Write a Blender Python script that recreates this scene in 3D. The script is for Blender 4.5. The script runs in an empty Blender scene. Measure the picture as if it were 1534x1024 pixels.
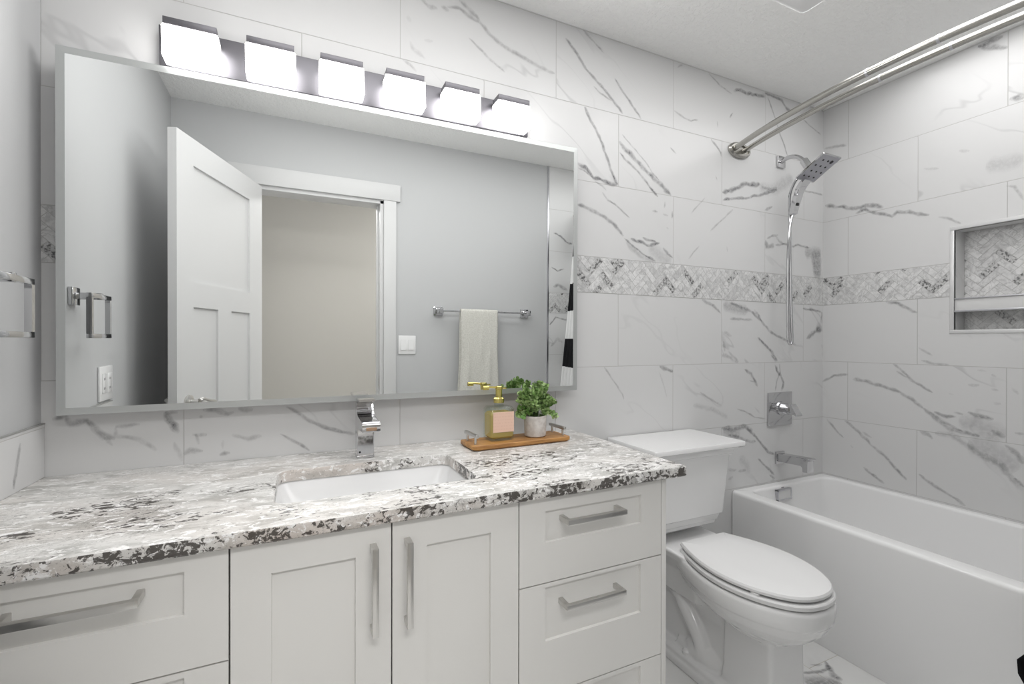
import bpy, bmesh, math, random
from mathutils import Vector, Matrix, noise as mnoise
R = math.radians
rnd = random.Random(7)
S = bpy.context.scene
COL = S.collection

# ------------------------------------------------------------------ camera
cam = bpy.data.cameras.new('camera')
cam.sensor_fit = 'HORIZONTAL'
cam.sensor_width = 36.0
cam.lens = 36.0 * 703.7 / 1534.0
cam.shift_x = -(775.8242 - 767.0) / 1534.0
cam.shift_y = (513.8476 - 512.0) / 1534.0
cam.clip_start = 0.02
camo = bpy.data.objects.new('camera', cam)
COL.objects.link(camo)
YAW, PITCH, ROLL = R(25.3338), R(-0.1699), R(0.1011)
fw = Vector((math.sin(YAW) * math.cos(PITCH), math.cos(YAW) * math.cos(PITCH), math.sin(PITCH)))
rt = Vector((math.cos(YAW), -math.sin(YAW), 0))
up = rt.cross(fw)
rt2 = rt * math.cos(ROLL) + up * math.sin(ROLL)
up2 = -rt * math.sin(ROLL) + up * math.cos(ROLL)
camo.matrix_world = Matrix(((rt2.x, up2.x, -fw.x, 0), (rt2.y, up2.y, -fw.y, -1.6228), (rt2.z, up2.z, -fw.z, 1.226), (0, 0, 0, 1)))
S.camera = camo

# ------------------------------------------------------------------ world, lights, exposure
w = bpy.data.worlds.new('world')
S.world = w
w.use_nodes = True
w.node_tree.nodes['Background'].inputs[0].default_value = (0.8, 0.85, 0.9, 1)
w.node_tree.nodes['Background'].inputs[1].default_value = 0.15
S.view_settings.view_transform = 'Standard'
S.view_settings.look = 'None'
S.view_settings.gamma = 1
S.view_settings.use_curve_mapping = False
S.view_settings.exposure = 0.05
LAMP_WATT = 0.8           # light thrown forward by each lit shade
LAMP_GLASS = 8.0          # brightness of the frosted vanity shades
FAN_LENS = 12.0           # brightness of the ceiling fan light


def area(name, loc, sx, sy, power, col=(1, 1, 1), rot=(0, 0, 0)):
    l = bpy.data.lights.new(name, 'AREA')
    l.shape = 'RECTANGLE'
    l.size, l.size_y, l.energy, l.color = sx, sy, power, col
    o = bpy.data.objects.new(name, l)
    o.location, o.rotation_euler = loc, rot
    COL.objects.link(o)
    return o


area('hall_fill_light', (1.7, -2.15, 2.49), 1.2, 0.7, 25, (1, 0.985, 0.97))  # added fill for the hall, no fixture there
area('doorway_fill_light', (0.15, -2.25, 2.42), 1.2, 0.3, 20, (1, 0.99, 0.98), (R(48), 0, 0))  # added fill aimed through the doorway at the cabinet fronts, out of view
area('room_fill_light', (1.12, -0.76, 2.495), 2.8, 0.72, 19.5, (1, 0.995, 0.99))  # added wide soft fill under the ceiling, out of view, no real lamp

# ------------------------------------------------------------------ materials


def mat(name, col=(0.8, 0.8, 0.8), rough=0.5, metal=0.0, coat=0.0, spec=0.5, emit=None, estr=0.0, trans=0.0, ior=1.45):
    m = bpy.data.materials.new(name)
    m.use_nodes = True
    b = m.node_tree.nodes['Principled BSDF']
    b.inputs['Base Color'].default_value = (*col, 1)
    b.inputs['Roughness'].default_value = rough
    b.inputs['Metallic'].default_value = metal
    b.inputs['Coat Weight'].default_value = coat
    b.inputs['Coat Roughness'].default_value = 0.05
    b.inputs['Specular IOR Level'].default_value = spec
    b.inputs['Transmission Weight'].default_value = trans
    b.inputs['IOR'].default_value = ior
    if emit:
        b.inputs['Emission Color'].default_value = (*emit, 1)
        b.inputs['Emission Strength'].default_value = estr
    return m


class G:
    """small wrapper to chain shader nodes"""

    def __init__(s, m):
        s.nt = m.node_tree
        s.b = s.nt.nodes.get('Principled BSDF')

    def n(s, t, **k):
        nd = s.nt.nodes.new(t)
        for a, v in k.items():
            setattr(nd, a, v)
        return nd

    def put(s, sock, v):
        if hasattr(v, 'links'):
            s.nt.links.new(v, sock)
        else:
            sock.default_value = v

    def m(s, op, a, b=0.0, c=0.0):
        nd = s.n('ShaderNodeMath', operation=op)
        s.put(nd.inputs[0], a)
        s.put(nd.inputs[1], b)
        s.put(nd.inputs[2], c)
        return nd.outputs[0]

    def v(s, op, a, b):
        nd = s.n('ShaderNodeVectorMath', operation=op)
        s.put(nd.inputs[0], a)
        s.put(nd.inputs[1], b)
        return nd.outputs[0]

    def xyz(s, x, y, z):
        nd = s.n('ShaderNodeCombineXYZ')
        for i, q in enumerate((x, y, z)):
            s.put(nd.inputs[i], q)
        return nd.outputs[0]

    def sep(s, v):
        nd = s.n('ShaderNodeSeparateXYZ')
        s.put(nd.inputs[0], v)
        return nd.outputs

    def noise(s, vec, scale, detail=3, rough=0.5, dist=0.0):
        nd = s.n('ShaderNodeTexNoise')
        s.put(nd.inputs['Vector'], vec)
        nd.inputs['Scale'].default_value = scale
        nd.inputs['Detail'].default_value = detail
        nd.inputs['Roughness'].default_value = rough
        nd.inputs['Distortion'].default_value = dist
        return nd.outputs['Fac']

    def ramp(s, f, lo, hi, a=0.0, b=1.0):
        nd = s.n('ShaderNodeMapRange', interpolation_type='SMOOTHSTEP')
        s.put(nd.inputs[0], f)
        for i, q in enumerate((lo, hi, a, b)):
            nd.inputs[i + 1].default_value = q
        return nd.outputs[0]

    def mix(s, f, a, b):
        nd = s.n('ShaderNodeMix', data_type='RGBA')
        s.put(nd.inputs['Factor'], f)
        for k, q in (('A', a), ('B', b)):
            sock = [i for i in nd.inputs if i.name == k and i.type == 'RGBA'][0]
            s.put(sock, q if hasattr(q, 'links') else (*q, 1))
        return [o for o in nd.outputs if o.type == 'RGBA'][0]

    def attr(s, name):
        nd = s.n('ShaderNodeAttribute', attribute_name=name)
        return nd.outputs['Fac']

    def obj(s):
        return s.n('ShaderNodeTexCoord').outputs['Object']

    def bump(s, h, dist, strength=1.0):
        nd = s.n('ShaderNodeBump')
        nd.inputs['Strength'].default_value = strength
        nd.inputs['Distance'].default_value = dist
        s.put(nd.inputs['Height'], h)
        s.nt.links.new(nd.outputs[0], s.b.inputs['Normal'])

    def color(s, c):
        s.put(s.b.inputs['Base Color'], c)


P_ROW, L_TILE, J0 = 0.3066, 0.6114, 0.3227
BAND0, BAND1 = 1.4296, 1.5782


def tile_material(name, tile=(0.695, 0.695, 0.695), grout=(0.52, 0.515, 0.505), floor=False):
    m = mat(name, tile, 0.28, spec=0.4)
    g = G(m)
    uv = g.sep(g.n('ShaderNodeUVMap', uv_map='uv').outputs[0])
    u, z = uv[0], uv[1]
    upper = g.m('GREATER_THAN', z, (BAND0 + BAND1) / 2)
    base = g.m('MULTIPLY_ADD', upper, BAND1 - BAND0, BAND0)
    vv = g.m('DIVIDE', g.m('SUBTRACT', z, base), P_ROW)
    row = g.m('FLOOR', vv)
    odd = g.m('FLOORED_MODULO', row, 2.0)
    uu = g.m('MULTIPLY_ADD', odd, 0.5, g.m('DIVIDE', g.m('SUBTRACT', u, J0), L_TILE))
    col = g.m('FLOOR', uu)
    fu, fv = g.m('FRACT', uu), g.m('FRACT', vv)
    du = g.m('MULTIPLY', g.m('MINIMUM', fu, g.m('SUBTRACT', 1.0, fu)), L_TILE)
    dv = g.m('MULTIPLY', g.m('MINIMUM', fv, g.m('SUBTRACT', 1.0, fv)), P_ROW)
    d = g.m('MINIMUM', du, dv)
    gr = g.ramp(d, 0.0009, 0.0017, 1.0, 0.0)
    wn = g.n('ShaderNodeTexWhiteNoise', noise_dimensions='3D')
    g.put(wn.inputs['Vector'], g.xyz(col, row, 3.7))
    off = g.v('MULTIPLY', wn.outputs['Color'], (37.0, 53.0, 71.0))
    # veins run diagonally: rotate and stretch the coordinates, then take thin level lines of a warped noise
    a = g.m('ADD', g.m('MULTIPLY', u, 0.77), g.m('MULTIPLY', z, -0.64))
    b = g.m('ADD', g.m('MULTIPLY', u, 0.64), g.m('MULTIPLY', z, 0.77))
    p = g.v('ADD', g.xyz(g.m('MULTIPLY', a, 0.35), b, 0.0), off)
    n1 = g.noise(p, 4.5, 3, 0.5, 0.15)
    line = g.ramp(g.m('ABSOLUTE', g.m('SUBTRACT', n1, 0.5)), 0.0, 0.016, 1.0, 0.0)
    msk = g.ramp(g.noise(g.v('ADD', p, (9.1, 4.2, 0.0)), 2.6, 1), 0.55, 0.72)
    cl = g.ramp(g.noise(g.v('ADD', p, (2.3, 8.8, 1.0)), 3.0, 5, 0.6), 0.56, 0.85)
    k = g.m('MULTIPLY', g.m('MULTIPLY', line, msk), 0.75 if floor else 0.28)
    c = g.mix(g.m('MULTIPLY', cl, 0.30 if floor else 0.09), tile, (0.42, 0.42, 0.43))
    c = g.mix(k, c, (0.25, 0.25, 0.26))
    c = g.mix(gr, c, grout)
    g.color(c)
    g.put(g.b.inputs['Roughness'], g.m('MULTIPLY_ADD', gr, 0.5, 0.27))
    g.bump(g.m('SUBTRACT', 1.0, gr), 0.0008, 0.6)
    return m


M_TILE = tile_material('white marble wall tile')
M_FLOOR = tile_material('white marble floor tile', (0.84, 0.84, 0.83), (0.60, 0.58, 0.52), True)

M_VEIN = mat('grey marble vein', (0.21, 0.21, 0.22), 0.3)
g = G(M_VEIN)
tc = g.n('ShaderNodeNewGeometry').outputs['Position']
k = g.m('MULTIPLY', g.attr('vein'), g.ramp(g.noise(tc, 70, 4, 0.65), 0.28, 0.62, 0.35, 1.0))
tr = g.n('ShaderNodeBsdfTransparent')
mx = g.n('ShaderNodeMixShader')
g.put(mx.inputs[0], k)
g.nt.links.new(tr.outputs[0], mx.inputs[1])
g.nt.links.new(g.b.outputs[0], mx.inputs[2])
g.nt.links.new(mx.outputs[0], g.nt.nodes['Material Output'].inputs[0])

M_MOSAIC = mat('herringbone marble mosaic', (0.66, 0.66, 0.65), 0.28)
g = G(M_MOSAIC)
tc = g.n('ShaderNodeNewGeometry').outputs['Position']
t = g.attr('tone')
nz = g.noise(tc, 38, 5, 0.65, 0.8)
c = g.mix(g.ramp(nz, 0.40, 0.72), (0.78, 0.78, 0.775), (0.56, 0.56, 0.56))
dk = g.m('MULTIPLY', g.ramp(t, 0.80, 0.95), g.ramp(g.noise(g.v('MULTIPLY', tc, (1.0, 1.0, 1.0)), 85, 4, 0.6), 0.47, 0.60))
c = g.mix(g.m('MULTIPLY', t, 0.42), c, (0.42, 0.42, 0.42))
vn = g.ramp(g.m('ABSOLUTE', g.m('SUBTRACT', g.noise(tc, 22, 5, 0.6, 1.0), 0.5)), 0.0, 0.03, 1.0, 0.0)
c = g.mix(g.m('MULTIPLY', vn, 0.35), c, (0.30, 0.30, 0.30))
c = g.mix(g.m('MULTIPLY', dk, 0.9), c, (0.09, 0.09, 0.09))
g.color(c)
M_GROUT = mat('mosaic grout', (0.52, 0.52, 0.51), 0.8)

M_WALL = mat('light grey wall paint', (0.53, 0.535, 0.54), 0.6, spec=0.25)
M_HALL = mat('taupe hall paint', (0.50, 0.482, 0.448), 0.7, spec=0.2)
M_CEIL = mat('white textured ceiling', (0.95, 0.95, 0.94), 0.8, spec=0.2)
g = G(M_CEIL)
g.bump(g.ramp(g.noise(g.obj(), 55, 3, 0.6), 0.42, 0.62), 0.004, 0.5)
M_TRIM = mat('white trim paint', (0.62, 0.62, 0.62), 0.4)
M_CAB = mat('warm white cabinet paint', (0.83, 0.82, 0.795), 0.38)
M_DARK = mat('dark gap', (0.03, 0.03, 0.03), 0.8)
M_ROD = mat('satin rod metal', (0.47, 0.46, 0.43), 0.24, 1.0)
M_BASIN = mat('white basin porcelain', (0.74, 0.74, 0.74), 0.2, coat=0.3)
M_PORC = mat('white porcelain', (0.86, 0.86, 0.86), 0.12, coat=0.5)
M_SEAT = mat('white seat plastic', (0.82, 0.82, 0.82), 0.25)
M_TUB = mat('white acrylic', (0.88, 0.88, 0.88), 0.18, coat=0.3)
M_CHROME = mat('polished chrome', (0.60, 0.60, 0.61), 0.07, 1.0)
M_NICKEL = mat('brushed nickel', (0.62, 0.61, 0.59), 0.28, 1.0)
M_STEEL = mat('satin steel', (0.60, 0.60, 0.63), 0.30, 1.0)
M_PLATEM = mat('dark brushed nickel', (0.17, 0.166, 0.18), 0.46, 1.0)
M_MIRROR = mat('mirror glass', (0.90, 0.915, 0.91), 0.0, 1.0)
M_BEVEL = mat('frosted mirror edge', (0.52, 0.535, 0.53), 0.38, 0.5)
M_PLATE = mat('white switch plastic', (0.82, 0.82, 0.82), 0.3)
M_BLACK = mat('black rubber', (0.02, 0.02, 0.02), 0.5)
M_GLOW = mat('glowing frosted glass', (0.95, 0.95, 0.95), 0.4, emit=(1.0, 0.985, 0.97), estr=LAMP_GLASS)
M_FAN = mat('fan light lens', (0.95, 0.95, 0.95), 0.4, emit=(1.0, 0.98, 0.96), estr=FAN_LENS)
M_BRASS = mat('gold metal', (0.78, 0.66, 0.22), 0.16, 1.0)


def clear_mix(name, tint, gloss_rough, body=None, amount=0.0, ior=1.45):
    """see-through material: tinted transparency with a fresnel gloss, optionally some milky body"""
    m = bpy.data.materials.new(name)
    m.use_nodes = True
    nt = m.node_tree
    nt.nodes.clear()
    out = nt.nodes.new('ShaderNodeOutputMaterial')
    trn = nt.nodes.new('ShaderNodeBsdfTransparent')
    trn.inputs[0].default_value = (*tint, 1)
    gls = nt.nodes.new('ShaderNodeBsdfGlossy')
    gls.inputs['Roughness'].default_value = gloss_rough
    fr = nt.nodes.new('ShaderNodeMapRange')
    lw = nt.nodes.new('ShaderNodeLayerWeight')
    lw.inputs[0].default_value = 0.35
    nt.links.new(lw.outputs['Facing'], fr.inputs[0])
    for q_, v_ in zip((1, 2, 3, 4), (0.3, 1.0, 0.03, 0.35)):
        fr.inputs[q_].default_value = v_
    mx_ = nt.nodes.new('ShaderNodeMixShader')
    base = trn.outputs[0]
    if body:
        df = nt.nodes.new('ShaderNodeBsdfDiffuse')
        df.inputs[0].default_value = (*body, 1)
        m2 = nt.nodes.new('ShaderNodeMixShader')
        m2.inputs[0].default_value = amount
        nt.links.new(base, m2.inputs[1])
        nt.links.new(df.outputs[0], m2.inputs[2])
        base = m2.outputs[0]
    nt.links.new(fr.outputs[0], mx_.inputs[0])
    nt.links.new(base, mx_.inputs[1])
    nt.links.new(gls.outputs[0], mx_.inputs[2])
    nt.links.new(mx_.outputs[0], out.inputs[0])
    return m


M_GLASS = clear_mix('clear glass', (0.95, 0.975, 0.95), 0.03)
M_SOAP = clear_mix('amber liquid soap', (0.93, 0.86, 0.52), 0.05, (0.86, 0.66, 0.26), 0.40, 1.2)
M_LABEL = mat('pink bottle label', (0.80, 0.56, 0.45), 0.6)
g = G(M_LABEL)
o = g.sep(g.obj())
ln = g.m('GREATER_THAN', g.m('FRACT', g.m('MULTIPLY', o[2], 95.0)), 0.62)
wd = g.m('GREATER_THAN', g.noise(g.xyz(g.m('MULTIPLY', o[0], 300.0), g.m('FLOOR', g.m('MULTIPLY', o[2], 95.0)), 0.0), 1.0, 1), 0.5)
g.color(g.mix(g.m('MULTIPLY', g.m('MULTIPLY', ln, wd), 0.25), (0.80, 0.56, 0.45), (0.62, 0.40, 0.30)))
M_WOOD = mat('oiled acacia wood', (0.45, 0.22, 0.07), 0.4)
g = G(M_WOOD)
o = g.sep(g.obj())
nw = g.noise(g.xyz(g.m('MULTIPLY', o[0], 6.0), g.m('MULTIPLY', o[1], 70.0), g.m('MULTIPLY', o[2], 60.0)), 1.0, 4, 0.6, 0.4)
g.color(g.mix(g.ramp(nw, 0.3, 0.72), (0.55, 0.29, 0.095), (0.27, 0.12, 0.035)))
M_CONC = mat('pale stone pot', (0.56, 0.53, 0.50), 0.8)
g = G(M_CONC)
g.color(g.mix(g.ramp(g.noise(g.obj(), 60, 4, 0.6), 0.35, 0.7), (0.62, 0.59, 0.56), (0.50, 0.46, 0.43)))
M_LEAF = mat('small green leaf', (0.10, 0.24, 0.07), 0.45)
g = G(M_LEAF)
g.color(g.mix(g.attr('tone'), (0.09, 0.22, 0.03), (0.50, 0.64, 0.30)))
M_STEM = mat('green stem', (0.10, 0.17, 0.05), 0.6)
M_SOIL = mat('dark soil', (0.05, 0.04, 0.03), 0.9)
M_TOWEL = mat('cream cotton towel', (0.70, 0.69, 0.64), 0.95, spec=0.1)
g = G(M_TOWEL)
g.bump(g.noise(g.obj(), 260, 3, 0.7), 0.004, 0.8)
g.color(g.mix(g.ramp(g.noise(g.obj(), 120, 3, 0.7), 0.3, 0.7), (0.74, 0.73, 0.68), (0.60, 0.59, 0.54)))
M_CURT = mat('black and white striped fabric', (0.8, 0.8, 0.8), 0.85, spec=0.1)
g = G(M_CURT)
zz = g.sep(g.n('ShaderNodeNewGeometry').outputs['Position'])[2]
g.color(g.mix(g.m('GREATER_THAN', g.m('FRACT', g.m('DIVIDE', g.m('SUBTRACT', zz, 0.04), 0.4)), 0.5), (0.78, 0.78, 0.78), (0.018, 0.018, 0.02)))

M_GRAN = mat('speckled granite', (0.7, 0.7, 0.7), 0.30)
g = G(M_GRAN)
o = g.sep(g.obj())
top = g.ramp(g.sep(g.n('ShaderNodeNewGeometry').outputs['Normal'])[2], 0.4, 0.8)      # the bedding shows as streaks on the polished top and as blotches on the cut edge
ox = g.m('MULTIPLY', o[0], g.m('MULTIPLY_ADD', top, -0.28, 0.85))
s1 = g.xyz(g.m('MULTIPLY', o[0], 0.46), g.m('ADD', o[1], g.m('MULTIPLY', o[0], 0.12)), o[2])
s2 = g.xyz(ox, o[1], o[2])
big = g.noise(s1, 16, 5, 0.62, 0.8)
c = g.mix(g.ramp(big, 0.36, 0.56), (0.42, 0.415, 0.395), (0.68, 0.67, 0.65))
c = g.mix(g.m('MULTIPLY', g.ramp(g.noise(g.v('ADD', s1, (7.0, 2.0, 5.0)), 6, 3), 0.42, 0.62), g.m('MULTIPLY_ADD', top, -0.35, 0.55)), c, (0.62, 0.53, 0.47))
mid = g.noise(g.v('ADD', s2, (3.3, 1.7, 0.4)), 48, 6, 0.68, 0.9)
c = g.mix(g.ramp(mid, 0.52, 0.60), c, (0.88, 0.87, 0.86))
ln = g.m('ABSOLUTE', g.m('SUBTRACT', g.noise(g.v('ADD', s2, (0.4, 6.2, 1.6)), 38, 6, 0.7, 1.2), 0.5))
lnz = g.ramp(g.noise(g.v('ADD', s1, (2.5, 4.2, 9.0)), 14, 3), 0.44, 0.62)
c = g.mix(g.m('MULTIPLY', g.m('MULTIPLY', g.ramp(ln, 0.0, 0.020, 1.0, 0.0), lnz), 0.55), c, (0.13, 0.12, 0.11))
fin = g.noise(s2, 230, 3, 0.6)
c = g.mix(g.m('MULTIPLY', g.ramp(fin, 0.58, 0.66), 0.40), c, (0.22, 0.21, 0.20))
spk = g.noise(g.v('ADD', s2, (1.1, 8.2, 2.6)), 75, 5, 0.66, 0.6)
zone = g.m('SUBTRACT', g.ramp(g.noise(g.v('ADD', s2, (5.5, 0.2, 9.6)), 8, 2, 0.5), 0.38, 0.62, -0.04, 0.12), g.ramp(o[1], -0.02, 0.09, 0.0, 0.13))
lim = g.m('MULTIPLY_ADD', top, 0.085, 0.540)
dk = g.ramp(g.m('SUBTRACT', g.m('ADD', spk, zone), lim), 0.0, 0.05)
c = g.mix(g.m('MULTIPLY', dk, 0.9), c, (0.035, 0.028, 0.022))
g.color(c)

# ------------------------------------------------------------------ mesh helpers


def new():
    return bmesh.new()


def bx(bm, x0, x1, y0, y1, z0, z1, bev=0.0, seg=2, mi=0):
    t = bmesh.new()
    bmesh.ops.create_cube(t, size=1)
    for v in t.verts:
        v.co = Vector(((x0 + x1) / 2 + v.co.x * (x1 - x0), (y0 + y1) / 2 + v.co.y * (y1 - y0), (z0 + z1) / 2 + v.co.z * (z1 - z0)))
    if bev > 0:
        bmesh.ops.bevel(t, geom=t.edges[:], offset=bev, segments=seg, profile=0.5, affect='EDGES')
    return merge(bm, t, mi)


def merge(bm, t, mi=0, mtx=None):
    vm = {}
    for v in t.verts:
        vm[v] = bm.verts.new(mtx @ v.co if mtx else v.co)
    for f in t.faces:
        try:
            nf = bm.faces.new([vm[v] for v in f.verts])
            nf.material_index = mi
        except ValueError:
            pass
    t.free()
    return list(vm.values())


def loft(bm, secs, cap0=True, cap1=True, closed=True, mi=0):
    rows = [[bm.verts.new(p) for p in s] for s in secs]
    n = len(rows[0])
    for a, b in zip(rows, rows[1:]):
        for i in range(n if closed else n - 1):
            f = bm.faces.new((a[i], a[(i + 1) % n], b[(i + 1) % n], b[i]))
            f.material_index = mi
    if cap0:
        bm.faces.new(rows[0][::-1]).material_index = mi
    if cap1:
        bm.faces.new(rows[-1]).material_index = mi
    return rows


def tube(bm, pts, r, n=12, cap=True, mi=0):
    pts = [Vector(p) for p in pts]
    rr = r if isinstance(r, (list, tuple)) else [r] * len(pts)
    secs = []
    nrm = None
    for i, p in enumerate(pts):
        t = (pts[min(i + 1, len(pts) - 1)] - pts[max(i - 1, 0)]).normalized()
        if nrm is None:
            nrm = t.orthogonal().normalized()
        nrm = (nrm - t * nrm.dot(t)).normalized()
        b = t.cross(nrm)
        secs.append([p + (nrm * math.cos(2 * math.pi * k / n) + b * math.sin(2 * math.pi * k / n)) * rr[i] for k in range(n)])
    return loft(bm, secs, cap, cap, mi=mi)


def smooth_path(pts, k=8):
    pts = [Vector(p) for p in pts]
    out = []
    for i in range(len(pts) - 1):
        p0, p1, p2, p3 = pts[max(i - 1, 0)], pts[i], pts[i + 1], pts[min(i + 2, len(pts) - 1)]
        for j in range(k):
            t = j / k
            out.append(0.5 * ((2 * p1) + (p2 - p0) * t + (2 * p0 - 5 * p1 + 4 * p2 - p3) * t * t + (3 * p1 - p0 - 3 * p2 + p3) * t ** 3))
    out.append(pts[-1])
    return out


def lathe(bm, prof, c, n=24, axis='z', mi=0):
    secs = []
    for r, h in prof:
        ring = []
        for k in range(n):
            a = 2 * math.pi * k / n
            q = (r * math.cos(a), r * math.sin(a))
            p = {'z': (q[0], q[1], h), 'y': (q[0], h, q[1]), 'x': (h, q[0], q[1])}[axis]
            ring.append(Vector(p) + Vector(c))
        secs.append(ring)
    return loft(bm, secs, mi=mi)


def extr(bm, poly, axis, a, b, mi=0):
    def P(p, d):
        return {'x': (d, p[0], p[1]), 'y': (p[0], d, p[1]), 'z': (p[0], p[1], d)}[axis]
    return loft(bm, [[P(p, a) for p in poly], [P(p, b) for p in poly]], mi=mi)


def rrect(x0, x1, y0, y1, r, z, n=5):
    out = []
    for cx, cy, a0 in ((x1 - r, y1 - r, 0), (x0 + r, y1 - r, 90), (x0 + r, y0 + r, 180), (x1 - r, y0 + r, 270)):
        for k in range(n + 1):
            a = R(a0 + 90 * k / n)
            out.append(Vector((cx + r * math.cos(a), cy + r * math.sin(a), z)))
    return out


def finish(name, bm, mats, recalc=True, ang=34, flat=False):
    if recalc:
        bmesh.ops.recalc_face_normals(bm, faces=bm.faces[:])
    for f in bm.faces:
        f.smooth = not flat
    for e in bm.edges:
        if len(e.link_faces) == 2 and e.calc_face_angle(0) > R(ang):
            e.smooth = False
    me = bpy.data.meshes.new(name)
    bm.to_mesh(me)
    bm.free()
    for m in (mats if isinstance(mats, (list, tuple)) else [mats]):
        me.materials.append(m)
    o = bpy.data.objects.new(name, me)
    COL.objects.link(o)
    return o


def part(name, bm, mats, parent, local=False, label=None, **k):
    """a part: mesh written in world coordinates (or the parent's own if local)"""
    if not local:
        q = Vector((0, 0, 0))
        o = parent
        while o:
            q += o.location
            o = o.parent
        bmesh.ops.translate(bm, vec=-q, verts=bm.verts[:])
    o = finish(name, bm, mats, **k)
    o.parent = parent
    if label:
        o['label'] = label
    return o


def tag(o, label, cat, group=None):
    o['label'], o['category'] = label, cat
    if group:
        o['group'] = group
    return o


def empty(name, loc, label, cat, rot=(0, 0, 0), group=None):
    o = bpy.data.objects.new(name, None)
    o.empty_display_size = 0.05
    o.location, o.rotation_euler = loc, rot
    COL.objects.link(o)
    return tag(o, label, cat, group)


def single(name, bm, mats, label, cat, base=None, **k):
    if base is None:
        xs = [v.co for v in bm.verts]
        base = Vector([(min(c[i] for c in xs) + max(c[i] for c in xs)) / 2 for i in (0, 1)] + [min(c[2] for c in xs)])
    bmesh.ops.translate(bm, vec=-Vector(base), verts=bm.verts[:])
    o = finish(name, bm, mats, **k)
    o.location = base
    return tag(o, label, cat)


def struct(name, bm, mats, parent=None, label=None, cat=None, **k):
    o = finish(name, bm, mats, **k)
    if parent:
        o.parent = parent
    else:
        o['kind'] = 'structure'
    if label:
        o['label'] = label
    if cat:
        o['category'] = cat
    return o

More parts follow.
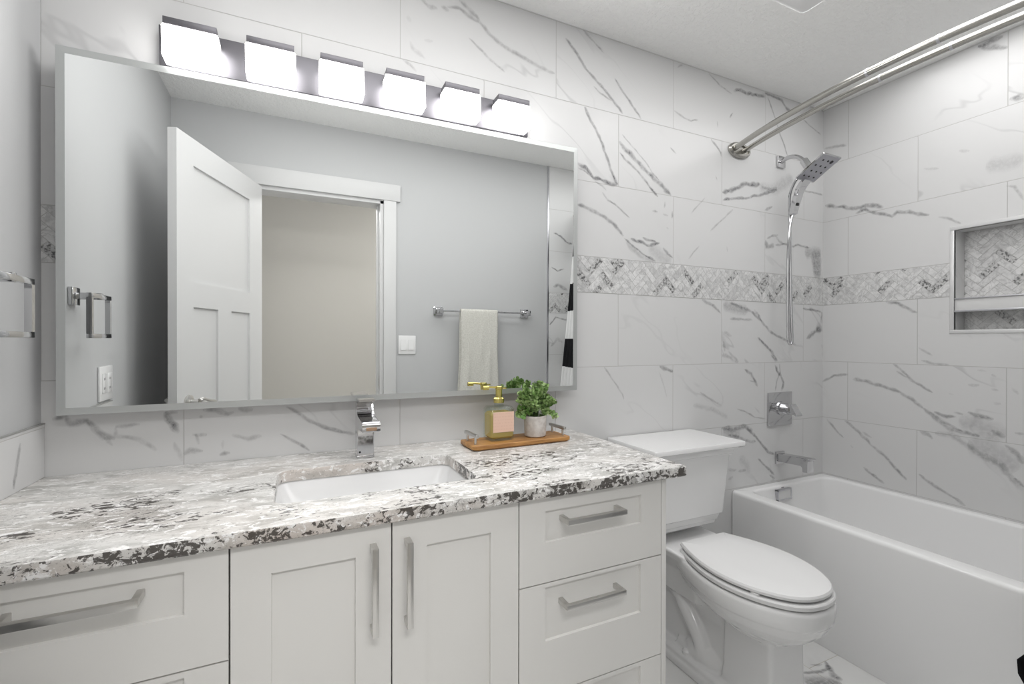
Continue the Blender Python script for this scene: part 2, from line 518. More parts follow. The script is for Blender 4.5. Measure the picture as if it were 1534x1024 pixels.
BACK_VEINS = [
(0.012,0.7,[(1.068,2.188),(1.088,2.15),(1.125,2.106),(1.153,2.055),(1.177,2.002),(1.196,1.962),(1.22,1.908),(1.237,1.895)]),
(0.014,0.9,[(1.036,1.951),(1.066,1.941),(1.094,1.921),(1.112,1.903),(1.141,1.903),(1.183,1.894),(1.212,1.891),(1.234,1.895)]),
(0.006,0.5,[(1.038,1.932),(1.063,1.927),(1.094,1.911),(1.109,1.905)]),
(0.018,0.7,[(1.244,2.08),(1.28,2.046),(1.314,2.028),(1.348,2.004),(1.389,1.976),(1.43,1.951),(1.472,1.931),(1.502,1.905),(1.533,1.888)]),
(0.006,0.5,[(1.258,2.109),(1.297,2.081),(1.342,2.048),(1.389,2.011),(1.424,1.975),(1.46,1.946)]),
(0.009,0.5,[(1.245,2.031),(1.269,2.011),(1.314,1.985),(1.36,1.954),(1.395,1.922),(1.418,1.901),(1.454,1.873)]),
(0.007,0.5,[(1.12,1.889),(1.157,1.877),(1.178,1.86)]),
(0.008,0.5,[(1.157,1.851),(1.188,1.82),(1.226,1.803)]),
(0.008,0.5,[(1.55,2.273),(1.607,2.254),(1.651,2.247),(1.697,2.263)]),
(0.008,0.6,[(1.526,2.101),(1.563,2.082)]),
(0.009,0.7,[(1.778,2.186),(1.812,2.162),(1.843,2.135),(1.847,2.116)]),
(0.007,0.5,[(1.818,2.28),(1.822,2.251)]),
(0.008,0.7,[(1.924,2.342),(1.902,2.315)]),
(0.006,0.4,[(1.806,2.02),(1.819,1.997)]),
(0.014,0.6,[(1.034,1.782),(1.079,1.778),(1.131,1.762),(1.178,1.744),(1.21,1.726),(1.243,1.7),(1.265,1.678)]),
(0.008,0.6,[(1.27,1.67),(1.315,1.642),(1.361,1.617),(1.396,1.599),(1.443,1.587)]),
(0.012,0.7,[(1.304,1.671),(1.338,1.66),(1.372,1.661),(1.396,1.649),(1.443,1.658),(1.466,1.667)]),
(0.009,0.6,[(1.369,1.681),(1.407,1.673),(1.454,1.669)]),
(0.02,0.35,[(1.282,1.653),(1.315,1.629),(1.361,1.601),(1.407,1.591),(1.443,1.584)]),
(0.05,0.25,[(1.407,1.651),(1.443,1.626),(1.479,1.606),(1.534,1.596)]),
(0.012,0.5,[(1.485,1.648),(1.515,1.623),(1.543,1.606)]),
(0.007,0.5,[(1.215,1.814),(1.254,1.788),(1.298,1.76)]),
(0.012,0.4,[(1.496,1.855),(1.493,1.827)]),
(0.01,0.5,[(1.424,1.806),(1.454,1.803)]),
(0.01,0.4,[(1.484,1.797),(1.515,1.794)]),
(0.01,0.5,[(1.539,1.818),(1.536,1.785)]),
(0.01,0.5,[(1.506,1.741),(1.518,1.736)]),
(0.008,0.5,[(1.406,1.908),(1.43,1.888),(1.454,1.87)]),
(0.006,0.35,[(1.638,1.609),(1.667,1.64),(1.706,1.677)]),
(0.008,0.4,[(1.773,1.752),(1.834,1.799),(1.89,1.845),(1.926,1.872)]),
(0.008,0.35,[(1.884,1.688),(1.891,1.663)]),
(0.016,0.8,[(1.926,2.452),(1.98,2.465),(2.014,2.457),(2.081,2.464),(2.15,2.472)]),
(0.013,0.75,[(2.15,2.488),(2.221,2.488),(2.282,2.481),(2.319,2.449),(2.356,2.436)]),
(0.008,0.6,[(2.174,2.473),(2.204,2.424),(2.234,2.374),(2.27,2.301),(2.308,2.243),(2.326,2.201)]),
(0.008,0.5,[(2.459,2.416),(2.525,2.391),(2.606,2.364)]),
(0.018,0.85,[(1.854,1.944),(1.907,1.962),(1.961,1.982),(2.004,2.011),(2.049,2.01),(2.118,2.023)]),
(0.012,0.75,[(1.854,1.91),(1.939,1.929),(2.016,1.939),(2.072,1.958),(2.118,1.968),(2.164,1.986),(2.248,2.014)]),
(0.05,0.3,[(2.118,2.023),(2.152,2.001),(2.236,2.016),(2.296,2.053),(2.371,2.093)]),
(0.012,0.4,[(2.129,2.013),(2.188,2.006),(2.248,2.022)]),
(0.012,0.6,[(2.153,1.897),(2.212,1.921)]),
(0.01,0.5,[(2.422,2.043),(2.474,2.037),(2.554,2.04),(2.622,2.036)]),
(0.008,0.4,[(1.764,2.492),(1.831,2.456),(1.915,2.431)]),
(0.008,0.4,[(1.565,2.472),(1.602,2.495)]),
(0.006,0.35,[(1.653,1.822),(1.741,1.906)]),
(0.011,0.6,[(0.977,2.442),(1.03,2.393),(1.077,2.341),(1.122,2.31),(1.168,2.277),(1.215,2.239),(1.262,2.199)]),
(0.007,0.5,[(1.112,2.28),(1.148,2.259),(1.201,2.241)]),
(0.008,0.55,[(1.058,2.499),(1.109,2.467),(1.164,2.431)]),
(0.009,0.55,[(1.218,2.338),(1.262,2.293),(1.304,2.252),(1.361,2.197)]),
(0.014,0.45,[(0.532,2.455),(0.573,2.433),(0.611,2.4),(0.654,2.364),(0.698,2.34),(0.748,2.325),(0.817,2.309),(0.889,2.294),(0.928,2.286)]),
(0.012,0.45,[(0.487,2.418),(0.532,2.424),(0.565,2.41),(0.607,2.395)]),
(0.008,0.4,[(0.569,2.329),(0.607,2.303),(0.65,2.275),(0.685,2.255),(0.712,2.24)]),
(0.015,0.35,[(0.394,2.412),(0.428,2.396),(0.452,2.4)]),
(0.015,0.4,[(0.464,2.411),(0.495,2.405)]),
(0.02,0.25,[(0.345,2.341),(0.36,2.327)]),
(0.012,0.25,[(0.356,2.258),(0.364,2.238),(0.409,2.212)]),
(0.012,0.25,[(0.405,2.276),(0.436,2.28)]),
(0.01,0.3,[(0.33,2.19),(0.36,2.173),(0.379,2.159)]),
(0.014,0.5,[(-0.572,1.023),(-0.547,1.026),(-0.534,1.009),(-0.504,1.012),(-0.483,0.989),(-0.465,0.967),(-0.443,0.96)]),
(0.01,0.35,[(-0.465,0.967),(-0.448,0.943)]),
(0.012,0.45,[(-0.443,0.994),(-0.416,0.995),(-0.389,0.996)]),
(0.01,0.3,[(-0.443,0.991),(-0.441,0.968),(-0.389,0.955),(-0.351,0.92)]),
(0.016,0.75,[(-0.332,1.027),(-0.322,1.0),(-0.312,0.981),(-0.298,0.968)]),
(0.012,0.5,[(-0.332,1.027),(-0.303,1.022)]),
(0.014,0.5,[(-0.243,1.027),(-0.207,1.025),(-0.18,1.011),(-0.165,1.016)]),
(0.016,0.6,[(-0.154,1.028),(-0.116,1.02)]),
(0.01,0.55,[(-0.025,1.024),(0.004,1.006),(0.04,0.977),(0.083,0.951),(0.133,0.933),(0.178,0.924)]),
(0.008,0.5,[(-0.043,0.941),(-0.008,0.919),(0.04,0.881)]),
(0.012,0.5,[(-0.268,0.96),(-0.233,0.954)]),
(0.009,0.35,[(-0.26,0.959),(-0.253,0.928)]),
(0.014,0.4,[(-0.288,0.901),(-0.273,0.912),(-0.243,0.906)]),
(0.013,0.55,[(-0.202,0.893),(-0.175,0.896)]),
(0.012,0.5,[(-0.248,1.012),(-0.25,1.004)]),
(0.008,0.3,[(-0.191,0.935),(-0.194,0.91)]),
(0.012,0.3,[(-0.17,0.949),(-0.127,0.932),(-0.093,0.939)]),
(0.01,0.3,[(-0.293,0.884),(-0.312,0.94)]),
(0.007,0.4,[(1.167,1.12),(1.209,1.071),(1.261,1.005),(1.27,0.98)]),
(0.016,0.7,[(1.466,1.117),(1.509,1.105),(1.545,1.09)]),
(0.006,0.25,[(1.466,1.092),(1.495,1.024),(1.509,0.979)]),
(0.012,0.7,[(2.01,1.09),(2.058,1.072),(2.082,1.034),(2.106,1.004)]),
(0.008,0.5,[(2.046,1.035),(2.082,1.026)]),
(0.009,0.4,[(1.711,0.992),(1.775,0.958),(1.851,0.923)]),
(0.02,0.25,[(1.669,0.933),(1.743,0.921),(1.818,0.897),(1.896,0.86)]),
(0.007,0.5,[(1.959,0.9),(2.023,0.88),(2.083,0.851),(2.168,0.837)]),
(0.02,0.6,[(1.852,0.811),(1.919,0.802),(2.011,0.807),(2.071,0.786)]),
(0.012,0.55,[(1.897,0.775),(1.965,0.762),(2.035,0.735),(2.095,0.726)]),
(0.05,0.3,[(1.863,0.802),(1.931,0.781),(1.977,0.761)]),
(0.012,0.65,[(2.023,0.798),(2.083,0.76),(2.132,0.714),(2.182,0.667),(2.232,0.649)]),
(0.012,0.7,[(1.965,0.713),(2.024,0.72)]),
(0.011,0.6,[(2.108,0.641),(2.17,0.592),(2.233,0.543)]),
(0.01,0.6,[(2.195,0.547),(2.239,0.523)]),
(0.04,0.2,[(1.977,0.663),(2.024,0.617),(2.048,0.573)]),
(0.014,0.4,[(1.897,0.607),(1.954,0.6)]),
(0.016,0.4,[(1.897,0.559),(1.931,0.571)]),
(0.012,0.4,[(1.966,0.591),(2.024,0.592)]),
(0.012,0.5,[(2.204,1.162),(2.249,1.127)]),
(0.013,0.65,[(2.236,1.106),(2.249,1.08),(2.281,1.053),(2.301,1.018),(2.288,0.971)]),
(0.008,0.5,[(2.268,1.114),(2.275,1.071),(2.249,1.024),(2.237,0.974)]),
(0.014,0.4,[(1.85,1.169),(1.906,1.153),(1.963,1.127)]),
(0.022,0.7,[(2.16,1.746),(2.17,1.714),(2.225,1.725)]),
(0.01,0.5,[(2.17,1.753),(2.204,1.77),(2.255,1.782)]),
(0.012,0.5,[(2.235,1.776),(2.265,1.749),(2.306,1.739)]),
(0.01,0.6,[(2.235,1.726),(2.306,1.739),(2.379,1.732),(2.411,1.745),(2.509,1.736)]),
(0.05,0.45,[(2.47,1.705),(2.61,1.72)]),
(0.07,0.5,[(2.526,1.667),(2.612,1.681)]),
(0.06,0.45,[(2.537,1.626),(2.612,1.631)]),
(0.04,0.4,[(2.543,1.598),(2.61,1.602)]),
(0.01,0.7,[(2.456,1.407),(2.521,1.402),(2.566,1.4),(2.617,1.394)]),
(0.012,0.5,[(2.617,1.394),(2.612,1.329)]),
(0.02,0.6,[(2.489,1.243),(2.533,1.271),(2.578,1.293),(2.618,1.294)]),
(0.05,0.45,[(2.567,1.304),(2.618,1.308)]),
(0.012,0.5,[(2.08,1.392),(2.138,1.327),(2.207,1.275),(2.298,1.242),(2.403,1.215)]),
(0.011,0.5,[(2.109,1.248),(2.168,1.208),(2.228,1.168)]),
(0.012,0.65,[(1.723,1.425),(1.797,1.399),(1.846,1.367)]),
(0.04,0.4,[(1.858,1.406),(1.935,1.392),(2.032,1.384)]),
(0.012,0.6,[(1.904,1.419),(2.048,1.384),(2.132,1.335)]),
(0.01,0.5,[(1.904,1.341),(2.065,1.339)]),
(0.015,0.4,[(1.866,1.274),(1.92,1.258)]),
(0.015,0.4,[(1.859,1.23),(1.874,1.181)]),
(0.012,0.35,[(1.897,1.181),(1.968,1.13)]),
(0.01,0.6,[(2.099,1.254),(2.184,1.196),(2.254,1.131)])]
RIGHT_VEINS = [
(0.012,0.4,[(0.006,2.291),(0.063,2.281),(0.124,2.265)]),
(0.016,0.7,[(0.011,1.976),(0.078,1.955),(0.119,1.94),(0.152,1.925),(0.191,1.922),(0.222,1.924),(0.259,1.911),(0.295,1.895)]),
(0.014,0.65,[(0.165,1.897),(0.21,1.903),(0.265,1.872),(0.301,1.857),(0.33,1.843),(0.352,1.857),(0.402,1.845),(0.439,1.826),(0.48,1.81)]),
(0.01,0.45,[(0.515,1.796),(0.549,1.781),(0.592,1.745)]),
(0.012,0.3,[(0.586,2.067),(0.622,2.051)]),
(0.01,0.25,[(0.459,2.03),(0.515,2.011)]),
(0.05,0.25,[(0.675,1.97),(0.737,1.96),(0.79,1.963)]),
(0.01,0.45,[(0.738,1.869),(0.763,1.858),(0.777,1.827),(0.79,1.797)]),
(0.014,0.5,[(0.285,1.446),(0.316,1.438)]),
(0.013,0.55,[(0.306,1.425),(0.346,1.418),(0.394,1.392),(0.436,1.364)]),
(0.01,0.4,[(0.442,1.203),(0.495,1.166)]),
(0.01,0.4,[(0.451,1.143),(0.504,1.129),(0.555,1.128)]),
(0.012,0.5,[(-0.001,1.01),(0.062,1.047),(0.133,1.058)]),
(0.014,0.5,[(0.156,1.037),(0.223,1.027),(0.307,1.005),(0.367,0.988),(0.415,0.959),(0.461,0.921)]),
(0.01,0.45,[(0.337,1.122),(0.367,1.101),(0.414,1.048),(0.496,0.997)]),
(0.01,0.35,[(0.352,1.088),(0.396,1.057)]),
(0.016,0.5,[(0.461,0.921),(0.522,0.87),(0.564,0.84),(0.659,0.827)]),
(0.01,0.4,[(0.487,0.908),(0.556,0.86),(0.605,0.837)]),
(0.014,0.6,[(0.501,0.91),(0.548,0.895),(0.581,0.902)]),
(0.012,0.45,[(0.572,0.919),(0.605,0.914)]),
(0.016,0.5,[(0.62,0.926),(0.659,0.913),(0.704,0.908)]),
(0.06,0.28,[(0.589,0.88),(0.651,0.88),(0.696,0.858),(0.743,0.856)]),
(0.02,0.45,[(0.696,0.858),(0.74,0.841)]),
(0.012,0.4,[(0.62,1.043),(0.658,1.046)]),
(0.014,0.4,[(0.696,1.093),(0.71,1.084)]),
(0.014,0.5,[(0.703,0.976),(0.725,0.977)]),
(0.01,0.35,[(0.555,1.001),(0.572,0.997)]),
(0.012,0.35,[(0.696,1.034),(0.718,1.027)]),
(0.01,0.35,[(0.651,1.11),(0.681,1.107)]),
(0.016,0.45,[(0.448,0.815),(0.479,0.804),(0.497,0.786)]),
(0.02,0.35,[(0.505,0.814),(0.564,0.82),(0.605,0.791),(0.667,0.748),(0.726,0.723),(0.761,0.669),(0.794,0.64)]),
(0.08,0.28,[(0.621,0.794),(0.682,0.781),(0.74,0.74),(0.775,0.71)]),
(0.016,0.4,[(0.74,0.808),(0.774,0.777),(0.794,0.743)]),
(0.012,0.5,[(0.768,0.68),(0.794,0.65)]),
(0.009,0.45,[(0.025,0.807),(0.075,0.751),(0.111,0.72)]),
(0.013,0.5,[(0.117,0.814),(0.18,0.769),(0.246,0.709),(0.308,0.664),(0.349,0.616),(0.397,0.572)]),
(0.01,0.35,[(0.202,0.767),(0.246,0.745)]),
(0.01,0.4,[(0.146,0.689),(0.16,0.677)]),
(0.013,0.5,[(0.208,0.588),(0.246,0.561),(0.304,0.53)]),
(0.012,0.55,[(0.444,0.612),(0.506,0.574),(0.557,0.552),(0.614,0.518)]),
(0.01,0.35,[(0.76,1.045),(0.777,1.018)]),
(0.012,0.45,[(0.767,0.861),(0.794,0.861)]),
(0.016,0.65,[(0.648,2.486),(0.706,2.486),(0.727,2.483)]),
(0.016,0.65,[(0.648,2.486),(0.741,2.429)]),
(0.02,0.6,[(0.748,2.221),(0.789,2.202)])]

# ------------------------------------------------------------------ the room
XL, XR, H_CEIL, W = -0.594, 2.6287, 2.502, 1.53


def quad(bm, P, u0, u1, z0, z1, uv, du=0.0, mi=0):
    if u1 - u0 < 1e-5 or z1 - z0 < 1e-5:
        return
    pts = [(u0, z0), (u1, z0), (u1, z1), (u0, z1)]
    f = bm.faces.new([bm.verts.new(P(a, b, 0.0)) for a, b in pts])
    f.material_index = mi
    for l, (a, b) in zip(f.loops, pts):
        l[uv].uv = (a + du, b)


def clip(poly, a0, a1, b0, b1):
    for ax, lim, s in ((0, a0, 1), (0, a1, -1), (1, b0, 1), (1, b1, -1)):
        out = []
        for i in range(len(poly)):
            p, q = poly[i], poly[(i + 1) % len(poly)]
            dp, dq = (p[ax] - lim) * s, (q[ax] - lim) * s
            if dp >= 0:
                out.append(p)
            if (dp >= 0) != (dq >= 0):
                t = dp / (dp - dq)
                out.append((p[0] + (q[0] - p[0]) * t, p[1] + (q[1] - p[1]) * t))
        poly = out
        if len(poly) < 3:
            return []
    return poly


def herringbone(bm, P, u0, u1, z0, z1, seed, w=0.027, n=3, h=0.0012, mi=2, bgmi=3, uv=None):
    """grout bed plus mosaic sticks laid at 45 degrees, clipped to the rectangle"""
    rr = random.Random(seed)
    tone = bm.verts.layers.float['tone']
    f = bm.faces.new([bm.verts.new(P(a, b, 0.0)) for a, b in ((u0, z0), (u1, z0), (u1, z1), (u0, z1))])
    f.material_index = bgmi
    D = math.hypot(u1 - u0, z1 - z0)
    K = int(D / w) + 4
    gsz = 0.0008
    c45 = math.sqrt(0.5)
    cu, cz = (u0 + u1) / 2, (z0 + z1) / 2
    for i in range(-K, K):
        for j in range(-K, K):
            k = (i - j) % (2 * n)
            if k == 0:
                r = (i * w, j * w, (i + n) * w, (j + 1) * w)
            elif k == 2 * n - 1:
                r = (i * w, j * w, (i + 1) * w, (j + n) * w)
            else:
                continue
            a, b, c, d = r[0] + gsz, r[1] + gsz, r[2] - gsz, r[3] - gsz
            poly = [(cu + (x - y) * c45, cz + (x + y) * c45) for x, y in ((a, b), (c, b), (c, d), (a, d))]
            poly = clip(poly, u0 + 0.0005, u1 - 0.0005, z0 + 0.001, z1 - 0.001)
            if len(poly) < 3:
                continue
            vs = [bm.verts.new(P(x, y, h)) for x, y in poly]
            t = rr.random() ** 2.2 * 0.75
            if rr.random() < 0.12:
                t = 0.9 + 0.1 * rr.random()
            for v in vs:
                v[tone] = t
            try:
                bm.faces.new(vs).material_index = mi
            except ValueError:
                pass


def veins(bm, P, data, seed, mi=1):
    """soft-edged vein ribbons lying in the tile glaze"""
    lay = bm.verts.layers.float['vein']
    for q, (wd, st, pts) in enumerate(data):
        path = []
        for (a, b), (c, d) in zip(pts, pts[1:]):
            k = max(2, int(math.hypot(c - a, d - b) / 0.006))
            path += [(a + (c - a) * i / k, b + (d - b) * i / k) for i in range(k)]
        path.append(pts[-1])
        N = len(path)
        if N < 3:
            continue
        prev = None
        off = 0.00025 + 0.000012 * q
        for i, (a, b) in enumerate(path):
            a2, b2 = path[min(i + 2, N - 1)]
            a1, b1 = path[max(i - 2, 0)]
            L = math.hypot(a2 - a1, b2 - b1) or 1
            nx, nz = -(b2 - b1) / L, (a2 - a1) / L
            s = mnoise.noise((a * 35 + seed, b * 35, q * 3.1))
            s2 = mnoise.noise((a * 45, b * 45 + seed, q * 1.7))
            if wd > 0.03:
                s, s2 = s * 0.25, s2 * 0.3
            e = min(1.0, (i + 0.5) / 3.0, (N - 0.5 - i) / 3.0)
            hw = wd * 0.85 * (0.9 + 0.4 * s2) * (0.35 + 0.65 * e)
            sh = min(wd, 0.016) * 0.35 * s
            row = []
            for t, k in ((-1, 0.0), (-0.25, 0.9), (0.3, 0.75), (1, 0.0)):
                v = bm.verts.new(P(a + nx * (sh + t * hw), b + nz * (sh + t * hw), off))
                v[lay] = k * st * (0.75 + 0.5 * s) * (0.4 + 0.6 * e)
                row.append(v)
            if prev:
                for m in range(3):
                    bm.faces.new((prev[m], prev[m + 1], row[m + 1], row[m])).material_index = mi
            prev = row


def wall_bm():
    bm = new()
    uv = bm.loops.layers.uv.new('uv')
    bm.verts.layers.float.new('tone')
    bm.verts.layers.float.new('vein')
    return bm, uv


WM = [M_TILE, M_VEIN, M_MOSAIC, M_GROUT, M_WALL]
# back wall: marble tile with a herringbone band
bm, uv = wall_bm()
PB = lambda u, z, d: Vector((u, -d, z))
quad(bm, PB, XL - 0.1, XR + 0.1, 0, BAND0, uv)
quad(bm, PB, XL - 0.1, XR + 0.1, BAND1, H_CEIL, uv)
herringbone(bm, PB, XL, -0.45, BAND0, BAND1, 5)
herringbone(bm, PB, 0.95, XR, BAND0, BAND1, 11)
quad(bm, PB, -0.45, 0.95, BAND0, BAND1, uv)
veins(bm, PB, BACK_VEINS, 3.0)
bx(bm, XL - 0.1, XR + 0.1, 0.002, 0.1, 0, H_CEIL)
struct('wall_back', bm, WM, recalc=False, flat=True)

# right wall with recessed niche
NY0, NY1, NZ0, NZ1, NDEP = 0.572, 1.14, 1.282, 1.721, 0.09
bm, uv = wall_bm()
PR = lambda u, z, d: Vector((XR - d, -u, z))
DU = J0 - 0.1306
quad(bm, PR, -0.02, W + 0.1, 0, NZ0, uv, DU)
quad(bm, PR, -0.02, NY0, NZ0, BAND0, uv, DU)
quad(bm, PR, NY1, W + 0.1, NZ0, BAND0, uv, DU)
quad(bm, PR, -0.02, NY0, BAND1, NZ1, uv, DU)
quad(bm, PR, NY1, W + 0.1, BAND1, NZ1, uv, DU)
quad(bm, PR, -0.02, W + 0.1, NZ1, H_CEIL, uv, DU)
herringbone(bm, PR, 0.0, NY0, BAND0, BAND1, 21)
herringbone(bm, PR, NY1, W, BAND0, BAND1, 22)
veins(bm, PR, RIGHT_VEINS, 8.0)
bx(bm, XR + NDEP + 0.02, XR + NDEP + 0.06, -W - 0.1, 0.1, 0, H_CEIL)
wr = struct('wall_right', bm, WM, recalc=False, flat=True)
bm, uv = wall_bm()      # niche lining: sides, top and bottom
for (a, b) in (((NY0, NZ0), (NY0, NZ1)), ((NY0, NZ1), (NY1, NZ1)), ((NY1, NZ1), (NY1, NZ0)), ((NY1, NZ0), (NY0, NZ0))):
    pts = [(a, 0), (b, 0), (b, NDEP), (a, NDEP)]
    f = bm.faces.new([bm.verts.new((XR + d, -p[0], p[1])) for p, d in pts])
    for l, (p, d) in zip(f.loops, pts):
        l[uv].uv = (p[0] + d + 0.1, p[1] + d)
struct('niche_lining', bm, WM, wr, recalc=False, flat=True)
bm, uv = wall_bm()
PN = lambda u, z, d: Vector((XR + NDEP - d, -u, z))
herringbone(bm, PN, NY0, NY1, NZ0, NZ1, 33, w=0.026)
struct('niche_back', bm, WM, wr, recalc=False, flat=True)
bm = new()
e = 0.016
bx(bm, XR - 0.004, XR + 0.012, -NY1 - e, -NY0 + e, NZ1, NZ1 + e, 0.002)
bx(bm, XR - 0.004, XR + 0.012, -NY1 - e, -NY0 + e, NZ0 - e, NZ0, 0.002)
bx(bm, XR - 0.004, XR + 0.012, -NY0, -NY0 + e, NZ0, NZ1, 0.002)
bx(bm, XR - 0.004, XR + 0.012, -NY1 - e, -NY1, NZ0, NZ1, 0.002)
struct('niche_frame', bm, mat('white metal edging', (0.72, 0.72, 0.72), 0.3, 0.3), wr)
bm = new()
bx(bm, XR + 0.004, XR + NDEP, -NY1, -NY0, 1.366, 1.418, 0.001)
sh = struct('niche_shelf', bm, mat('polished shelf tile', (0.74, 0.74, 0.735), 0.2), wr)
bm = new()
bx(bm, XR - 0.002, XR + 0.006, -NY1, -NY0, 1.360, 1.368, 0.001)
bx(bm, XR - 0.002, XR + 0.006, -NY1, -NY0, 1.416, 1.422, 0.001)
struct('shelf_edging', bm, M_STEEL, sh)

# left wall, painted
bm = new()
bx(bm, XL - 0.1, XL, -W - 0.12, 0.0, 0, H_CEIL)
struct('wall_left', bm, M_WALL)
bm = new()
bx(bm, XL - 0.001, XL + 0.0075, -0.616, -0.001, 0.8738, 1.011, 0.001)
bm2, uv2 = wall_bm()
for f in bm.faces:
    vs = [bm2.verts.new(v.co) for v in f.verts]
    try:
        nf = bm2.faces.new(vs)
    except ValueError:
        continue
    for l in nf.loops:
        l[uv2].uv = (0.42 - l.vert.co.y * 0.8, 0.02 + l.vert.co.z - 0.82)
bm.free()
PS = lambda u, z, d: Vector((XL + 0.0077 + d, -u, z))
veins(bm2, PS, [(0.012, 0.5, [(0.12, 0.985), (0.135, 0.94), (0.15, 0.885)]), (0.01, 0.5, [(0.30, 1.0), (0.36, 0.95), (0.44, 0.90)])], 5.0)
tr1 = struct('trim_1', bm2, WM, recalc=False, flat=True, label='low marble tile splash along the left wall above the granite counter', cat='tile splash')

bm = new()
bx(bm, XL - 0.001, XL + 0.0085, -0.617, -0.001, 1.0105, 1.0135)
struct('edge_strip', bm, mat('grey edge grout', (0.33, 0.33, 0.32), 0.6), tr1)
# front wall (behind the camera, seen in the mirror) with door opening
OX0, OX1, OZ = -0.215, 0.4785, 2.095
TX = 1.68
bm, uv = wall_bm()
for x0, x1, z0, z1 in ((XL - 0.1, OX0, 0, H_CEIL), (OX1, XR + 0.15, 0, H_CEIL), (OX0, OX1, OZ, H_CEIL)):
    bx(bm, x0, x1, -W - 0.12, -W, z0, z1, mi=4)
PF = lambda u, z, d: Vector((u, -W + 0.008 + d, z))
quad(bm, PF, TX, XR, 0, BAND0, uv, 0.21)
quad(bm, PF, TX, XR, BAND1, H_CEIL, uv, 0.21)
herringbone(bm, PF, TX, XR, BAND0, BAND1, 44)
veins(bm, PF, [(0.014, 0.8, [(1.72, 2.02), (1.78, 2.0), (1.83, 1.96), (1.88, 1.95)]), (0.02, 0.6, [(1.72, 1.62), (1.76, 1.64), (1.84, 1.60)]),
               (0.01, 0.7, [(1.69, 1.34), (1.74, 1.40), (1.80, 1.385), (1.85, 1.38)]), (0.01, 0.7, [(1.70, 1.77), (1.75, 1.74), (1.81, 1.76)]),
               (0.02, 0.35, [(1.70, 1.18), (1.76, 1.24), (1.80, 1.21)])], 2.0)
struct('wall_front', bm, WM, recalc=False, flat=True)
bm = new()
bx(bm, TX - 0.012, TX, -W, -W + 0.0095, 0.0, H_CEIL, 0.001)
struct('trim_2', bm, M_STEEL, label='thin metal edge strip where the tub tile meets grey paint', cat='tile edging')
# door casing and jamb
bm = new()
bx(bm, OX0 - 0.12, 0.60, -W, -W + 0.022, OZ + 0.004, OZ + 0.106, 0.002)
struct('trim_3', bm, M_TRIM, label='white flat door header board above the doorway', cat='door trim')
bm = new()
bx(bm, 0.4985, 0.5755, -W, -W + 0.018, 0, OZ + 0.004, 0.002)
struct('trim_4', bm, M_TRIM, label='white door casing leg beside the light switch', cat='door trim')
bm = new()
bx(bm, OX0 - 0.097, OX0 - 0.02, -W, -W + 0.018, 0, OZ + 0.004, 0.002)
struct('trim_5', bm, M_TRIM, label='white door casing leg behind the open door', cat='door trim')
bm = new()
bx(bm, OX1 - 0.0005, 0.4985, -W - 0.13, -W + 0.004, 0, OZ, 0.001)
bx(bm, OX0 - 0.02, OX0 + 0.0005, -W - 0.13, -W + 0.004, 0, OZ, 0.001)
bx(bm, OX0 - 0.02, 0.4985, -W - 0.13, -W + 0.004, OZ - 0.018, OZ + 0.004, 0.001)
bx(bm, OX1 - 0.012, OX1, -W - 0.09, -W - 0.05, 0, OZ - 0.02, 0.001)
jam = struct('trim_6', bm, M_TRIM, label='white door jamb lining the doorway', cat='door trim')
bm = new()
bx(bm, OX1 - 0.003, OX1 - 0.0005, -W - 0.045, -W - 0.008, 0.93, 0.99, 0.002)
struct('strike_plate', bm, M_NICKEL, jam, label='dark metal strike plate')

# floor and ceiling, shared with the hall
bm, uv = wall_bm()
f = bm.faces.new([bm.verts.new(p) for p in ((-1.6, -2.9, 0), (2.75, -2.9, 0), (2.75, 0.1, 0), (-1.6, 0.1, 0))])
for l in f.loops:
    l[uv].uv = (-l.vert.co.y + 0.13, 4.43 + l.vert.co.x)
PG = lambda u, z, d: Vector((u, z, d))
veins(bm, PG, [(0.05, 0.75, [(1.66, -0.545), (1.72, -0.565), (1.775, -0.60)]), (0.05, 0.6, [(1.70, -0.60), (1.75, -0.63), (1.80, -0.66)]),
               (0.012, 0.8, [(1.70, -0.505), (1.735, -0.515), (1.77, -0.528), (1.80, -0.53), (1.835, -0.51), (1.845, -0.50)]),
               (0.022, 0.8, [(1.83, -0.515), (1.81, -0.54), (1.79, -0.565), (1.795, -0.59)]), (0.010, 0.6, [(1.77, -0.488), (1.79, -0.50), (1.815, -0.505)]),
               (0.06, 0.45, [(1.84, -0.70), (1.88, -0.78), (1.91, -0.86)]), (0.014, 0.6, [(1.64, -0.42), (1.68, -0.46), (1.72, -0.475)])], 9.0)
struct('floor', bm, [M_FLOOR, M_VEIN], recalc=False, flat=True)
bm = new()
bx(bm, -1.6, 2.75, -2.9, 0.1, H_CEIL, H_CEIL + 0.08)
struct('ceiling', bm, M_CEIL)
for nm, b in (('wall_hall_back', (-1.6, 2.75, -2.85, -2.75)), ('wall_hall_left', (-1.6, -1.5, -2.75, -W - 0.12)), ('wall_hall_right', (2.65, 2.75, -2.75, -W - 0.12))):
    bm = new()
    bx(bm, *b, 0, H_CEIL)
    struct(nm, bm, M_HALL)

# open shaker door leaf, built in its own frame: x along the leaf from the free edge, y its thickness
bm = new()
LT, LW, LZ0, LZ1 = 0.035, 0.741, 0.012, 2.08


